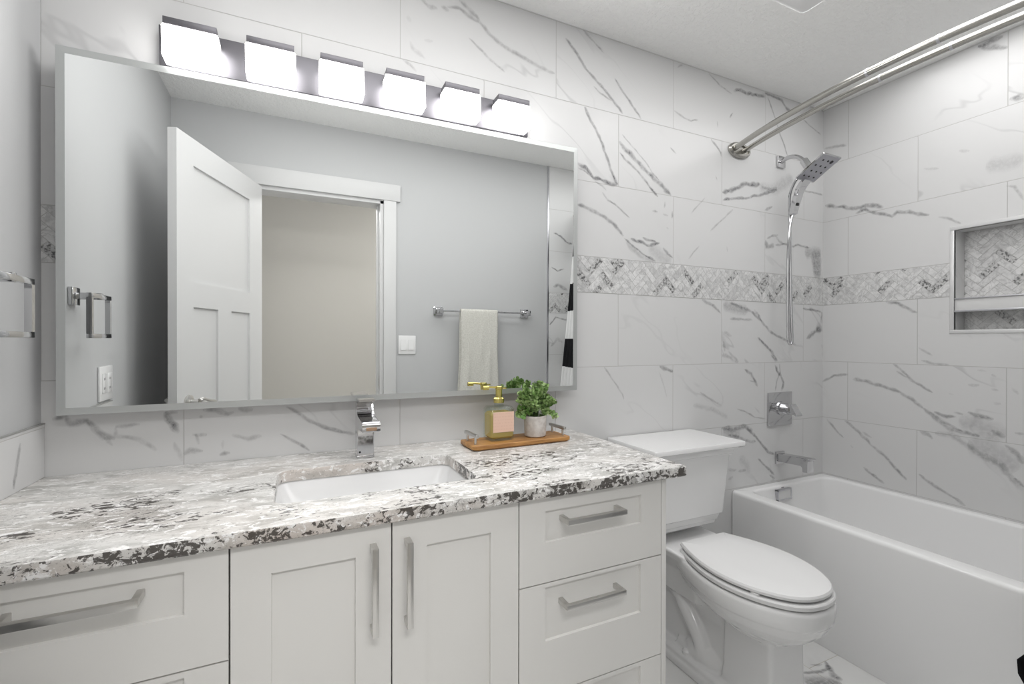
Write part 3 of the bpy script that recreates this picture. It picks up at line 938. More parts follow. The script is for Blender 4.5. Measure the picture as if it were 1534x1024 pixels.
def shaker(bm, x0, x1, z0, z1, yf, yb, panels, depth, bev=0.0015):
    """board with sunk panels on its front face (front at y=yf, back at y=yb)"""
    xs = sorted({x0, x1, *[p[0] for p in panels], *[p[1] for p in panels]})
    zs = sorted({z0, z1, *[p[2] for p in panels], *[p[3] for p in panels]})
    s = 1 if yf > yb else -1

    def inside(a, b):
        return any(p[0] < a < p[1] and p[2] < b < p[3] for p in panels)
    cache = {}

    def V(x, y, z):
        k = (round(x, 5), round(y, 5), round(z, 5))
        if k not in cache:
            cache[k] = bm.verts.new((x, y, z))
        return cache[k]

    def Q(*p):
        try:
            bm.faces.new([V(*q) for q in p])
        except ValueError:
            pass
    for a, b in zip(xs, xs[1:]):
        for c, d in zip(zs, zs[1:]):
            if not inside((a + b) / 2, (c + d) / 2):
                Q((a, yf, c), (b, yf, c), (b, yf, d), (a, yf, d))
    sl = depth * 0.10
    for (a, b, c, d) in panels:
        yi = yf - s * depth
        o = [(a, c), (b, c), (b, d), (a, d)]
        i_ = [(a + sl, c + sl), (b - sl, c + sl), (b - sl, d - sl), (a + sl, d - sl)]
        for k in range(4):
            m = (k + 1) % 4
            Q((o[k][0], yf, o[k][1]), (o[m][0], yf, o[m][1]), (i_[m][0], yi, i_[m][1]), (i_[k][0], yi, i_[k][1]))
        Q(*[(p[0], yi, p[1]) for p in i_])
    for x in (x0, x1):
        for c, d in zip(zs, zs[1:]):
            Q((x, yf, c), (x, yf, d), (x, yb, d), (x, yb, c))
    for z in (z0, z1):
        for a, b in zip(xs, xs[1:]):
            Q((a, yf, z), (b, yf, z), (b, yb, z), (a, yb, z))
    for a, b in zip(xs, xs[1:]):
        for c, d in zip(zs, zs[1:]):
            Q((a, yb, c), (b, yb, c), (b, yb, d), (a, yb, d))


shaker(bm, 0, LW, LZ0, LZ1, 0.0, -LT, [(0.112, 0.604, 1.475, 1.967), (0.112, 0.301, 0.25, 1.366), (0.418, 0.604, 0.25, 1.366)], 0.010)
door = finish('door_1', bm, M_TRIM)
door['kind'] = 'structure'
tag(door, 'open white panelled door leaf swung against the left wall', 'door')
ang = math.atan2(-1.49 + 0.797, -0.17 + 0.432)
door.location = (-0.432, -0.797, 0)
door.rotation_euler = (0, 0, ang)
bm = new()
for s in (1, -1):
    y0 = 0.0 if s == 1 else -LT
    lathe(bm, [(0.0, y0), (0.031, y0), (0.031, y0 + s * 0.006), (0.024, y0 + s * 0.010), (0.011, y0 + s * 0.012), (0.011, y0 + s * 0.045), (0.0, y0 + s * 0.045)], (0.075, 0, 0.965), 24, 'y')
    tube(bm, smooth_path([(0.070, y0 + s * 0.048, 0.972), (0.085, y0 + s * 0.05, 0.976), (0.12, y0 + s * 0.05, 0.965), (0.155, y0 + s * 0.05, 0.958), (0.185, y0 + s * 0.046, 0.952)]), 0.0095, 10)
part('door_lever', bm, M_NICKEL, door, local=True, label='satin nickel door lever')

# ------------------------------------------------------------------ vanity cabinet
CT = 0.8735            # top of the granite
FY = -0.600            # face of doors and drawers
van = empty('vanity_cabinet', (0.17, -0.30, 0), 'warm white shaker vanity cabinet under the granite counter', 'cabinet')
bm = new()
bx(bm, XL + 0.002, 0.934, -0.578, -0.004, 0.10, 0.118)
bx(bm, XL + 0.002, 0.934, -0.016, -0.004, 0.118, CT - 0.050)
for x in (XL + 0.002, -0.1205, 0.479, 0.918):
    bx(bm, x, x + 0.016, -0.578, -0.016, 0.118, CT - 0.031)
bx(bm, XL + 0.018, 0.918, -0.5785, -0.562, 0.118, CT - 0.031)
bx(bm, XL + 0.002, 0.934, -0.52, -0.01, 0.0, 0.10)
part('carcass', bm, mat('cabinet shadow interior', (0.10, 0.10, 0.095), 0.7), van)
bm = new()
bx(bm, 0.9345, 0.951, -0.600, -0.004, 0.0, CT - 0.030, 0.001)
part('end_panel', bm, M_CAB, van)
bm = new()
bx(bm, XL + 0.002, XL + 0.03, -0.598, -0.579, 0.10, CT - 0.031, 0.001)
part('filler_strip', bm, M_CAB, van)


def bar_pull(parent, a, b, cname='handle'):
    """square bar handle between two ends on the drawer face"""
    bm = new()
    t = 0.0065
    if abs(a[0] - b[0]) > abs(a[1] - b[1]):
        bx(bm, a[0], b[0], FY - 0.036, FY - 0.024, a[1] - t, a[1] + t, 0.0012)
        for x in (a[0] + 0.006, b[0] - 0.006):
            bx(bm, x - 0.006, x + 0.006, FY - 0.026, FY + 0.012, a[1] - t, a[1] + t, 0.0012)
    else:
        bx(bm, a[0] - t, a[0] + t, FY - 0.036, FY - 0.024, a[1], b[1], 0.0012)
        for z in (a[1] + 0.006, b[1] - 0.006):
            bx(bm, a[0] - t, a[0] + t, FY - 0.026, FY + 0.012, z - 0.006, z + 0.006, 0.0012)
    return part(cname, bm, M_NICKEL, parent)


def front(kind, x0, x1, z0, z1, inset, pulls):
    bm = new()
    g_ = 0.0016
    ix0, ix1, iz0, iz1 = inset
    shaker(bm, x0 + g_, x1 - g_, z0 + g_, z1 - g_, FY, -0.579, [(ix0, ix1, iz0, iz1)], 0.008)
    o = part(kind, bm, M_CAB, van)
    for a, b in pulls:
        bar_pull(o, a, b)
    return o


ZT = CT - 0.032
front('drawer', 0.4880, 0.9335, 0.627, ZT, (0.5605, 0.8605, 0.728, 0.806), [((0.605, 0.781), (0.786, 0.781))])
front('drawer', 0.4880, 0.9335, 0.347, 0.627, (0.5605, 0.8605, 0.482, 0.617 - 0.001), [((0.603, 0.571), (0.784, 0.571))])
front('drawer', 0.4880, 0.9335, 0.102, 0.347, (0.5605, 0.8605, 0.18, 0.334), [((0.603, 0.29), (0.784, 0.29))])
front('door', -0.1115, 0.1865, 0.102, ZT, (-0.042, 0.113, 0.175, 0.778), [((0.148, 0.621), (0.148, 0.802))])
front('door', 0.1865, 0.4880, 0.102, ZT, (0.263, 0.415, 0.175, 0.778), [((0.219, 0.621), (0.219, 0.802))])
front('drawer', XL + 0.032, -0.1115, 0.630, ZT, (-0.49, -0.1815, 0.731, 0.810), [((-0.425, 0.783), (-0.240, 0.783))])
front('drawer', XL + 0.032, -0.1115, 0.347, 0.630, (-0.49, -0.1815, 0.482, 0.618), [((-0.425, 0.571), (-0.240, 0.571))])
front('drawer', XL + 0.032, -0.1115, 0.102, 0.347, (-0.49, -0.1815, 0.18, 0.334), [((-0.425, 0.29), (-0.240, 0.29))])

# ------------------------------------------------------------------ granite top with a rounded sink cut-out
bm = new()
SX0, SX1, SY0, SY1, SR = -0.043, 0.430, -0.482, -0.195, 0.032
cx0, cx1, cy0, cy1 = XL + 0.001, 1.0085, -0.618, -0.001
hole = rrect(SX0, SX1, SY0, SY1, SR, 0, 6)


def outer_pt(p):
    """project a hole vertex outward on the slab's edge so that the ring can be bridged"""
    c = Vector(((SX0 + SX1) / 2, (SY0 + SY1) / 2))
    d = Vector((p.x, p.y)) - c
    t = min((cx1 - c.x) / d.x if d.x > 1e-9 else 9e9, (cx0 - c.x) / d.x if d.x < -1e-9 else 9e9,
            (cy1 - c.y) / d.y if d.y > 1e-9 else 9e9, (cy0 - c.y) / d.y if d.y < -1e-9 else 9e9)
    return c + d * t


hp = [Vector((p.x, p.y)) for p in hole]
# add hole vertices on rays to the slab corners
c0 = Vector(((SX0 + SX1) / 2, (SY0 + SY1) / 2))
for q in ((cx1, cy1), (cx0, cy1), (cx0, cy0), (cx1, cy0)):
    d = Vector(q) - c0
    t = min(abs((SX1 - SX0) / 2 / d.x), abs((SY1 - SY0) / 2 / d.y))
    hp.append(c0 + d * t)
hp.sort(key=lambda p: math.atan2(p.y - c0.y, p.x - c0.x))
op = [outer_pt(p) for p in hp]
TH = 0.030


def ring(pts, z, grow=0.0):
    out = []
    for p in pts:
        x, y = p.x, p.y
        if abs(x - cx1) < 1e-6:
            x += grow
        if abs(y - cy0) < 1e-6:
            y -= grow
        out.append(Vector((x, y, z)))
    return out


b3 = 0.0035
rows = [ring(hp, CT - TH), ring(hp, CT - 0.002), [Vector((*(p + (p - c0) * 0.006), CT)) for p in hp], ring(op, CT, -b3), ring(op, CT - b3 * 0.3, -b3 * 0.3), ring(op, CT - b3), ring(op, CT - TH + b3), ring(op, CT - TH, -b3), ring(hp, CT - TH)]
loft(bm, rows, False, False)
bmesh.ops.remove_doubles(bm, verts=bm.verts[:], dist=1e-6)
single('granite_countertop', bm, M_GRAN, 'speckled grey and white granite countertop with dark flecked front edge', 'countertop', base=(0.2, -0.31, CT - TH))

# undermount basin
bm = new()
zt = CT - TH - 0.0005
secs = [rrect(SX0 - 0.025, SX1 + 0.025, SY0 - 0.025, SY1 + 0.025, 0.05, zt - 0.012, 6), rrect(SX0 - 0.025, SX1 + 0.025, SY0 - 0.025, SY1 + 0.025, 0.05, zt, 6),
        rrect(SX0 - 0.004, SX1 + 0.004, SY0 - 0.004, SY1 + 0.004, 0.034, zt, 6), rrect(SX0, SX1, SY0, SY1, 0.036, zt - 0.008, 6),
        rrect(SX0 + 0.012, SX1 - 0.012, SY0 + 0.012, SY1 - 0.020, 0.045, zt - 0.045, 6), rrect(SX0 + 0.03, SX1 - 0.03, SY0 + 0.03, SY1 - 0.055, 0.05, zt - 0.085, 6),
        rrect(SX0 + 0.06, SX1 - 0.06, SY0 + 0.05, SY1 - 0.115, 0.05, zt - 0.096, 6), rrect(SX0 + 0.10, SX1 - 0.10, SY0 + 0.075, SY1 - 0.135, 0.035, zt - 0.102, 6)]
loft(bm, secs, False, True)
snk = empty('sink_basin', (0.1935, -0.3385, CT - TH - 0.15), 'white rectangular undermount sink basin set into the granite', 'sink')
part('basin', bm, M_BASIN, snk)
bm = new()
lathe(bm, [(0.0, zt - 0.1025), (0.022, zt - 0.1025), (0.024, zt - 0.099), (0.012, zt - 0.098), (0.0, zt - 0.100)], (0.1935, -0.368, 0), 24)
part('drain', bm, M_CHROME, snk)

# ------------------------------------------------------------------ faucet: square column, flat spout, scooped back and flat lever
fau = empty('sink_faucet', (0.192, -0.115, CT + 0.0005), 'square polished chrome faucet standing behind the sink', 'faucet')
bm = new()
fx0, fx1 = 0.1675, 0.2165
prof = [(-0.092, 0.0), (-0.140, 0.0), (-0.140, 0.094), (-0.262, 0.098), (-0.264, 0.104), (-0.264, 0.122), (-0.258, 0.126), (-0.170, 0.128)]
for k in range(1, 8):
    a = R(90 * k / 8)
    prof.append((-0.170 + 0.052 * math.sin(a) * 0.9, 0.128 + 0.030 * (1 - math.cos(a))))
prof += [(-0.120, 0.166), (-0.092, 0.166)]
extr(bm, [(y, z + CT + 0.0005) for y, z in prof], 'x', fx0, fx1)
bmesh.ops.bevel(bm, geom=[e for e in bm.edges if e.calc_length() > 0.02], offset=0.0022, segments=2, affect='EDGES')
part('faucet_body', bm, M_CHROME, fau)
bm = new()
extr(bm, [(y, z + CT) for y, z in ((-0.090, 0.167), (-0.118, 0.167), (-0.176, 0.174), (-0.176, 0.181), (-0.116, 0.180), (-0.090, 0.178))], 'x', fx0 + 0.001, fx1 - 0.001)
bmesh.ops.bevel(bm, geom=[e for e in bm.edges if e.calc_length() > 0.02], offset=0.0015, segments=2, affect='EDGES')
part('lever', bm, M_CHROME, fau)
bm = new()
bx(bm, fx0 + 0.010, fx1 - 0.010, -0.2652, -0.258, CT + 0.1035, CT + 0.1125, 0.001)
part('spout_opening', bm, mat('bronze slot', (0.45, 0.30, 0.20), 0.35, 0.6), fau, label='bronze tinted waterfall slot')
bm = new()
bx(bm, fx0 - 0.001, fx1 + 0.001, -0.1415, -0.0905, CT + 0.0003, CT + 0.007, 0.001)
part('base_plate', bm, M_CHROME, fau)
bm = new()
lathe(bm, [(0.0, -0.1402), (0.003, -0.1402), (0.003, -0.1412), (0.0, -0.1412)], (fx0 + 0.008, 0, CT + 0.019), 12, 'y')
part('set_screw', bm, M_BLACK, fau)

# ------------------------------------------------------------------ mirror, standing off the wall, with a frosted edge strip
mir = empty('wall_mirror', (0.227, -0.026, 1.036), 'large frameless mirror with frosted edge above the vanity counter', 'mirror', rot=(0, 0, 0))
MT = math.tan(R(0.2))
MX0, MX1 = -0.5445, 0.9965
MZ = (1.0376, 1.9690, 1.9820)      # bottom, top left, top right (the glass is hung a touch out of square)
Fy = lambda z: -0.0600 - (z - 1.50) * MT


def mq(i, back=None):
    return [Vector((x, Fy(z) if back is None else back, z)) for x, z in
            ((MX0 + i, MZ[0] + i), (MX1 - i, MZ[0] + i), (MX1 - i, MZ[2] - i), (MX0 + i, MZ[1] - i))]


bm = new()
loft(bm, [mq(0.02, -0.0005), mq(0.02, -0.040), mq(0.0, -0.040), mq(0.0)], True, False)
part('backing', bm, M_STEEL, mir, label='slim metal backing tray')
bm = new()
a, b = mq(0.0), mq(0.0185)
for p in a:
    p.y += 0.0002
for p in b:
    p.y -= 0.0012
loft(bm, [a, b], False, False)
part('frosted_edge', bm, M_BEVEL, mir, flat=True)
bm = new()
bm.faces.new([bm.verts.new(p + Vector((0, -0.0012, 0))) for p in mq(0.0185)])
gl = part('mirror_glass', bm, M_MIRROR, mir, recalc=False, flat=True)

# ------------------------------------------------------------------ vanity light: a bar with six lit square shades
vl = empty('vanity_light', (0.227, 0, 2.044), 'long nickel wall light with six glowing square shades above the mirror', 'light fixture', rot=(0, -R(0.75), 0))
bm = new()
bx(bm, -0.567, 0.567, -0.030, -0.0005, -0.050, 0.061, 0.0015)
part('back_plate', bm, M_PLATEM, vl, local=True)
for i in range(6):
    xc = -0.4845 + i * 0.1933
    bm = new()
    bx(bm, xc - 0.061, xc + 0.061, -0.094, -0.040, 0.0325, 0.0515, 0.001)
    bx(bm, xc - 0.028, xc + 0.028, -0.042, -0.029, 0.012, 0.046, 0.001)
    cp = part('lamp_cap', bm, M_PLATEM, vl, local=True)
    bm = new()
    bx(bm, xc - 0.0645, xc + 0.0645, -0.0960, -0.0395, -0.0530, 0.0322, 0.005, 3)
    gs = part('glass_shade', bm, M_GLOW, cp, local=True)
    ll = area('lamp_light', (xc, -0.0975, -0.0105), 0.116, 0.076, LAMP_WATT, (1, 0.99, 0.98), (-R(90), 0, 0))
    ll.parent = vl

# ------------------------------------------------------------------ tray with soap bottle and plant
tr_ = empty('serving_tray', (0.697, -0.140, CT + 0.0005), 'small oblong wooden tray with metal rail handles on the granite', 'tray', rot=(0, 0, R(2)))
bm = new()
loft(bm, [rrect(-0.180, 0.180, -0.056, 0.056, 0.012, 0.0, 4), rrect(-0.187, 0.187, -0.063, 0.063, 0.014, 0.006, 4), rrect(-0.187, 0.187, -0.063, 0.063, 0.014, 0.0155, 4), rrect(-0.1855, 0.1855, -0.0615, 0.0615, 0.013, 0.017, 4)])
part('board', bm, M_WOOD, tr_, local=True)
for s in (-1, 1):
    bm = new()
    bx(bm, s * 0.168 - 0.0058, s * 0.168 + 0.0058, -0.052, 0.052, 0.039, 0.050, 0.0025)
    for y in (-0.036, 0.036):
        tube(bm, [(s * 0.168, y, 0.0165), (s * 0.168, y, 0.041)], 0.0042, 10)
    part('rail_handle', bm, M_NICKEL, tr_, local=True)
TZ = CT + 0.0005 + 0.0175
sb = empty('soap_dispenser', (0.633, -0.133, TZ), 'square glass soap bottle with gold pump and pink label on the tray', 'soap dispenser')
BXH, BYH, BH = 0.045, 0.037, 0.114


def bottle_secs(g, z0, z1):
    x, y = BXH - g, BYH - g
    return [rrect(-x + 0.006, x - 0.006, -y + 0.006, y - 0.006, 0.008, z0, 5), rrect(-x, x, -y, y, 0.011 - g, z0 + 0.006, 5), rrect(-x, x, -y, y, 0.011 - g, z1 - 0.008, 5), rrect(-x + 0.006, x - 0.006, -y + 0.006, y - 0.006, 0.009, z1, 5)]


bm = new()
secs = bottle_secs(0, 0, BH)
circ = lambda r, z: [Vector((r * math.cos(R(45 + 0) * 0 + 2 * math.pi * k / 24), r * math.sin(2 * math.pi * k / 24), z)) for k in range(24)]
loft(bm, secs, True, True)
inner = bottle_secs(0.004, 0.008, BH - 0.004)
loft(bm, [s[::-1] for s in inner], True, True)
part('glass_bottle', bm, M_GLASS, sb, local=True, recalc=False)
bm = new()
loft(bm, bottle_secs(0.0036, 0.0074, BH * 0.84))
part('liquid_soap', bm, M_SOAP, sb, local=True)
bm = new()
bx(bm, -0.036, 0.040, -BYH - 0.0009, -BYH - 0.0002, 0.030, 0.098)
part('label', bm, M_LABEL, sb, local=True)
bm = new()
lathe(bm, [(0.0, BH), (0.0165, BH), (0.0165, BH + 0.012), (0.0, BH + 0.012)], (0, 0, 0), 24)
part('bottle_neck', bm, M_GLASS, sb, local=True)
bm = new()
lathe(bm, [(0.0, BH + 0.012), (0.0185, BH + 0.012), (0.0185, BH + 0.026), (0.014, BH + 0.030), (0.0, BH + 0.030)], (0, 0, 0), 24)
pc = part('pump_collar', bm, M_BRASS, sb, local=True)
bm = new()
lathe(bm, [(0.0, BH + 0.029), (0.0115, BH + 0.029), (0.0115, BH + 0.056), (0.013, BH + 0.057), (0.013, BH + 0.067), (0.010, BH + 0.069), (0.0, BH + 0.069)], (0, 0, 0), 24)
bx(bm, 0.0, 0.027, -0.005, 0.005, BH + 0.058, BH + 0.063, 0.0015)
part('pump_head', bm, M_BRASS, sb, local=True)
bm = new()
tube(bm, [(-0.008, 0, BH + 0.064), (-0.045, -0.004, BH + 0.067)], 0.0035, 10)
lathe(bm, [(0.0, -0.060), (0.0075, -0.060), (0.0075, -0.040), (0.0, -0.040)], (0, -0.004, BH + 0.064), 14, 'x')
part('spout_nozzle', bm, M_BRASS, sb, local=True)

pl = empty('potted_plant', (0.772, -0.137, TZ), 'small leafy green plant in a pale stone pot on the tray', 'plant')
bm = new()
lathe(bm, [(0.0, 0.0), (0.034, 0.0), (0.038, 0.004), (0.0405, 0.072), (0.0395, 0.074), (0.036, 0.073), (0.034, 0.060), (0.0, 0.060)], (0, 0, 0), 40)
part('pot', bm, M_CONC, pl, local=True)
bm = new()
lathe(bm, [(0.0, 0.0605), (0.0335, 0.0605), (0.0335, 0.064), (0.0, 0.066)], (0, 0, 0), 24)
part('soil', bm, M_SOIL, pl, local=True)
bs, bl = new(), new()
tone = bl.verts.layers.float.new('tone')
rp = random.Random(3)


def leaf(bm, p, d, size, tn):
    d = d.normalized()
    sd = d.cross(Vector((rp.uniform(-1, 1), rp.uniform(-1, 1), rp.uniform(-1, 1)))).normalized()
    nr = d.cross(sd)
    prof_ = [(0.0, 0.10), (0.25, 0.38), (0.55, 0.46), (0.82, 0.30), (1.0, 0.03)]
    rowp = None
    for t, wv in prof_:
        c = p + d * (t * size) + nr * (0.18 * size * math.sin(t * 2.6))
        row = [bm.verts.new(c + sd * (k * wv * size) + nr * (abs(k) * wv * 0.18 * size)) for k in (-1, 0, 1)]
        for v in row:
            v[tone] = min(1, max(0, tn + rp.uniform(-0.08, 0.08)))
        if rowp:
            for k in range(2):
                bm.faces.new((rowp[k], rowp[k + 1], row[k + 1], row[k]))
        rowp = row


for i in range(54):
    az = rp.uniform(0, 2 * math.pi)
    el = rp.uniform(0.02, 1.0)
    spread = 0.084 * math.sqrt(el)
    top = 0.185 - 0.072 * el + rp.uniform(-0.018, 0.016)
    if el > 0.75 and rp.random() < 0.6:
        top -= 0.035
    a_ = Vector((0.018 * math.cos(az) * el, 0.018 * math.sin(az) * el, 0.060))
    e_ = Vector((spread * math.cos(az) * (0.86 if math.cos(az) < 0 else 1.0), spread * 0.72 * math.sin(az), top))
    m_ = (a_ + e_) / 2 + Vector((0, 0, 0.018))
    path = smooth_path([a_, m_, e_], 5)
    tube(bs, path, 0.0009, 5)
    tn0 = rp.uniform(0.1, 0.75)
    for j in range(3, len(path)):
        tdir = (path[j] - path[j - 1]).normalized()
        for q in range(3):
            dd = (tdir * rp.uniform(0.3, 1.0) + Vector((rp.uniform(-1, 1), rp.uniform(-1, 1), rp.uniform(-0.5, 0.9)))).normalized()
            leaf(bl, path[j], dd, rp.uniform(0.010, 0.0175), tn0 + rp.uniform(-0.15, 0.2))
part('stems', bs, M_STEM, pl, local=True)
fo = part('foliage', bl, M_LEAF, pl, local=True, recalc=False)

# ------------------------------------------------------------------ toilet
TCX = 1.414
toi = empty('toilet', (TCX, -0.40, 0), 'white two piece toilet with closed lid between vanity and bathtub', 'toilet')


def egg(hw, yb, yf, z, back=0.66, n=40, x0=TCX, flat=0.0):
    """elongated outline: blunt at the back (yb), rounded at the front (yf)"""
    half = [(0.0, 0.0), (0.40 * back, 0.0), (back * 0.94, 0.004), (back, 0.02), (0.83, 0.17), (0.955, 0.33), (1.0, 0.49), (0.955, 0.64), (0.82, 0.785), (0.58, 0.915), (0.30, 0.982), (0.0, 1.0)]
    pts = smooth_path([Vector((a, b, 0)) for a, b in half], 3)
    L = yf - yb
    r_ = [Vector((x0 + p.x * hw, yb + p.y * L, z)) for p in pts]
    l_ = [Vector((x0 - p.x * hw, yb + p.y * L, z)) for p in pts[1:-1]][::-1]
    return r_ + l_


# bowl: one fused porcelain body
bm = new()
loft(bm, [egg(0.090, -0.43, -0.655, 0.27, 0.9), egg(0.105, -0.38, -0.678, 0.288), egg(0.135, -0.33, -0.715, 0.312), egg(0.163, -0.30, -0.745, 0.345), egg(0.174, -0.29, -0.757, 0.368), egg(0.173, -0.29, -0.757, 0.374), egg(0.180, -0.285, -0.764, 0.379), egg(0.183, -0.28, -0.767, 0.40), egg(0.183, -0.28, -0.767, 0.425), egg(0.176, -0.285, -0.76, 0.434)])
# deck under the tank
loft(bm, [rrect(TCX - 0.085, TCX + 0.085, -0.36, -0.06, 0.03, 0.26), rrect(TCX - 0.10, TCX + 0.10, -0.37, -0.045, 0.03, 0.36), rrect(TCX - 0.135, TCX + 0.135, -0.36, -0.03, 0.03, 0.415), rrect(TCX - 0.145, TCX + 0.145, -0.35, -0.025, 0.03, 0.440), rrect(TCX - 0.14, TCX + 0.14, -0.345, -0.03, 0.03, 0.446)])
# front pedestal column
loft(bm, [rrect(TCX - 0.088 + 0.014, TCX + 0.088 + 0.014, -0.645, -0.44, 0.012, 0.02), rrect(TCX - 0.084 + 0.014, TCX + 0.084 + 0.014, -0.637, -0.45, 0.012, 0.12), rrect(TCX - 0.082 + 0.014, TCX + 0.082 + 0.014, -0.635, -0.455, 0.012, 0.32)])
# back body and stepped plinth
loft(bm, [rrect(TCX - 0.055, TCX + 0.055, -0.46, -0.07, 0.03, 0.02), rrect(TCX - 0.052, TCX + 0.052, -0.46, -0.08, 0.03, 0.22), rrect(TCX - 0.085, TCX + 0.085, -0.42, -0.07, 0.03, 0.34)])
loft(bm, [rrect(TCX - 0.112, TCX + 0.118, -0.665, -0.07, 0.02, 0.0), rrect(TCX - 0.112, TCX + 0.118, -0.665, -0.07, 0.02, 0.028), rrect(TCX - 0.104, TCX + 0.110, -0.655, -0.078, 0.02, 0.032), rrect(TCX - 0.104, TCX + 0.110, -0.655, -0.078, 0.02, 0.052), rrect(TCX - 0.095, TCX + 0.10, -0.645, -0.09, 0.02, 0.058)])
for s in (-1, 1):       # trapway bulging out on both sides
    tube(bm, smooth_path([(TCX + s * 0.030, -0.10, 0.30), (TCX + s * 0.046, -0.18, 0.285), (TCX + s * 0.052, -0.26, 0.225), (TCX + s * 0.055, -0.335, 0.145), (TCX + s * 0.056, -0.355, 0.095), (TCX + s * 0.054, -0.32, 0.065), (TCX + s * 0.040, -0.24, 0.055)], 6), [0.030] * 12 + [0.034] * 25, 14)
    t = new()
    bmesh.ops.create_uvsphere(t, u_segments=20, v_segments=12, radius=1.0)
    merge(bm, t, 0, Matrix(((0.050, 0, 0, TCX + s * 0.040), (0, 0.095, 0, -0.355), (0, 0, 0.055, 0.075), (0, 0, 0, 1))))
bowl = part('bowl', bm, M_PORC, toi)
rm = bowl.modifiers.new('fuse', 'REMESH')
rm.mode, rm.voxel_size, rm.use_smooth_shade = 'VOXEL', 0.0042, True
sm = bowl.modifiers.new('soften', 'SMOOTH')
sm.factor, sm.iterations = 0.5, 4
# tank
bm = new()
tb = lambda hw, y0, z, r=0.018: rrect(TCX - hw, TCX + hw, y0, -0.012, r, z, 5)
loft(bm, [tb(0.140, -0.222, 0.484), tb(0.150, -0.232, 0.490), tb(0.152, -0.234, 0.502), tb(0.158, -0.240, 0.508), tb(0.164, -0.246, 0.530), tb(0.170, -0.252, 0.534), tb(0.187, -0.270, 0.770)])
bx(bm, TCX - 0.06, TCX + 0.06, -0.16, -0.05, 0.447, 0.486)
part('tank', bm, M_PORC, toi)
bm = new()
cove = [(0.186, -0.269, 0.7705), (0.191, -0.274, 0.7705), (0.191, -0.274, 0.776), (0.193, -0.276, 0.778)]
for k in range(1, 8):
    a = R(90 * k / 7)
    cove.append((0.193 + 0.036 * (1 - math.cos(a)), -0.276 - 0.022 * (1 - math.cos(a)), 0.778 + 0.030 * math.sin(a)))
cove += [(0.234, -0.302, 0.8085), (0.234, -0.302, 0.823), (0.232, -0.300, 0.826)]
loft(bm, [rrect(TCX - hw, TCX + hw, y0, -0.006, 0.006, z, 3) for hw, y0, z in cove])
part('tank_lid', bm, M_PORC, toi)
bm = new()
loft(bm, [egg(0.174, -0.30, -0.759, 0.4375), egg(0.179, -0.297, -0.764, 0.441), egg(0.180, -0.297, -0.765, 0.452), egg(0.177, -0.30, -0.762, 0.456)])
part('seat', bm, M_SEAT, toi)
bm = new()
loft(bm, [egg(0.166, -0.30, -0.749, 0.4605), egg(0.173, -0.296, -0.756, 0.464), egg(0.174, -0.295, -0.757, 0.472), egg(0.170, -0.298, -0.753, 0.478), egg(0.161, -0.304, -0.744, 0.4805), egg(0.09, -0.36, -0.66, 0.4815)])
part('seat_lid', bm, M_SEAT, toi)
for t in (0.55, 0.78):
    for s in (-1, 1):
        bm = new()
        bx(bm, TCX + s * 0.145 - 0.006, TCX + s * 0.145 + 0.006, -0.30 - 0.46 * t - 0.012 + 0.02, -0.30 - 0.46 * t + 0.012 + 0.02, 0.455, 0.462, 0.001)
        part('bumper', bm, M_SEAT, toi)
for s in (-1, 1):
    bm = new()
    bx(bm, TCX + s * 0.07 - 0.02, TCX + s * 0.07 + 0.02, -0.318, -0.285, 0.4455, 0.472, 0.004)
    part('hinge', bm, M_SEAT, toi)
    bm = new()
    lathe(bm, [(0.0, 0.056), (0.016, 0.056), (0.016, 0.066), (0.011, 0.073), (0.0, 0.075)], (TCX + s * 0.083, -0.30, 0), 18)
    part('bolt_cap', bm, M_PORC, toi)

# ------------------------------------------------------------------ bathtub
tub = empty('bathtub', (2.27, -0.76, 0), 'white built-in bathtub with tall plain apron against the tiled walls', 'bathtub')
TZ_ = 0.503
bm = new()
ox0, ox1, oy0, oy1 = 1.9225, XR - 0.002, -W + 0.011, -0.002
ix0, ix1, iy0, iy1 = 1.998, XR - 0.040, -W + 0.075, -0.048
secs = [rrect(ox0, ox1, oy0, oy1, 0.006, 0.001, 6), rrect(ox0, ox1, oy0, oy1, 0.006, TZ_ - 0.016, 6)]
for k in range(1, 6):
    a = R(90 * k / 5)
    secs.append(rrect(ox0 + 0.014 * (1 - math.cos(a)), ox1, oy0, oy1, 0.006, TZ_ - 0.016 + 0.016 * math.sin(a), 6))
for k in range(0, 6):
    a = R(90 * k / 5)
    d = 0.014 * math.sin(a)
    secs.append(rrect(ix0 - 0.014 + d, ix1 + 0.014 - d, iy0 - 0.014 + d, iy1 + 0.014 - d, 0.05, TZ_ - 0.014 * (1 - math.cos(a)), 6))
secs += [rrect(ix0 + 0.025, ix1 - 0.02, iy0 + 0.06, iy1 - 0.030, 0.07, 0.30, 6), rrect(ix0 + 0.05, ix1 - 0.045, iy0 + 0.15, iy1 - 0.055, 0.08, 0.17, 6), rrect(ix0 + 0.09, ix1 - 0.085, iy0 + 0.22, iy1 - 0.10, 0.08, 0.135, 6)]
loft(bm, secs, True, True)
part('tub_shell', bm, M_TUB, tub)
ov = empty('overflow', (2.25, -0.064, 0.43), '', '')
for kk in ('label', 'category'):
    del ov[kk]
bpy.data.objects.remove(ov)
bm = new()
yo = -0.0665
oc = Vector((2.222, 0, 0.462))
for (x0, x1, z0, z1) in ((-0.052, 0.052, 0.021, 0.027), (-0.052, 0.052, -0.027, -0.021), (-0.052, -0.046, -0.027, 0.027), (0.046, 0.052, -0.027, 0.027)):
    bx(bm, oc.x + x0, oc.x + x1, yo - 0.003, yo + 0.016, oc.z + z0, oc.z + z1, 0.001)
ovf = part('overflow_frame', bm, M_STEEL, tub, label='grey metal overflow frame')
bm = new()
bx(bm, oc.x - 0.046, oc.x + 0.046, yo + 0.000, yo + 0.016, oc.z - 0.021, oc.z + 0.021)
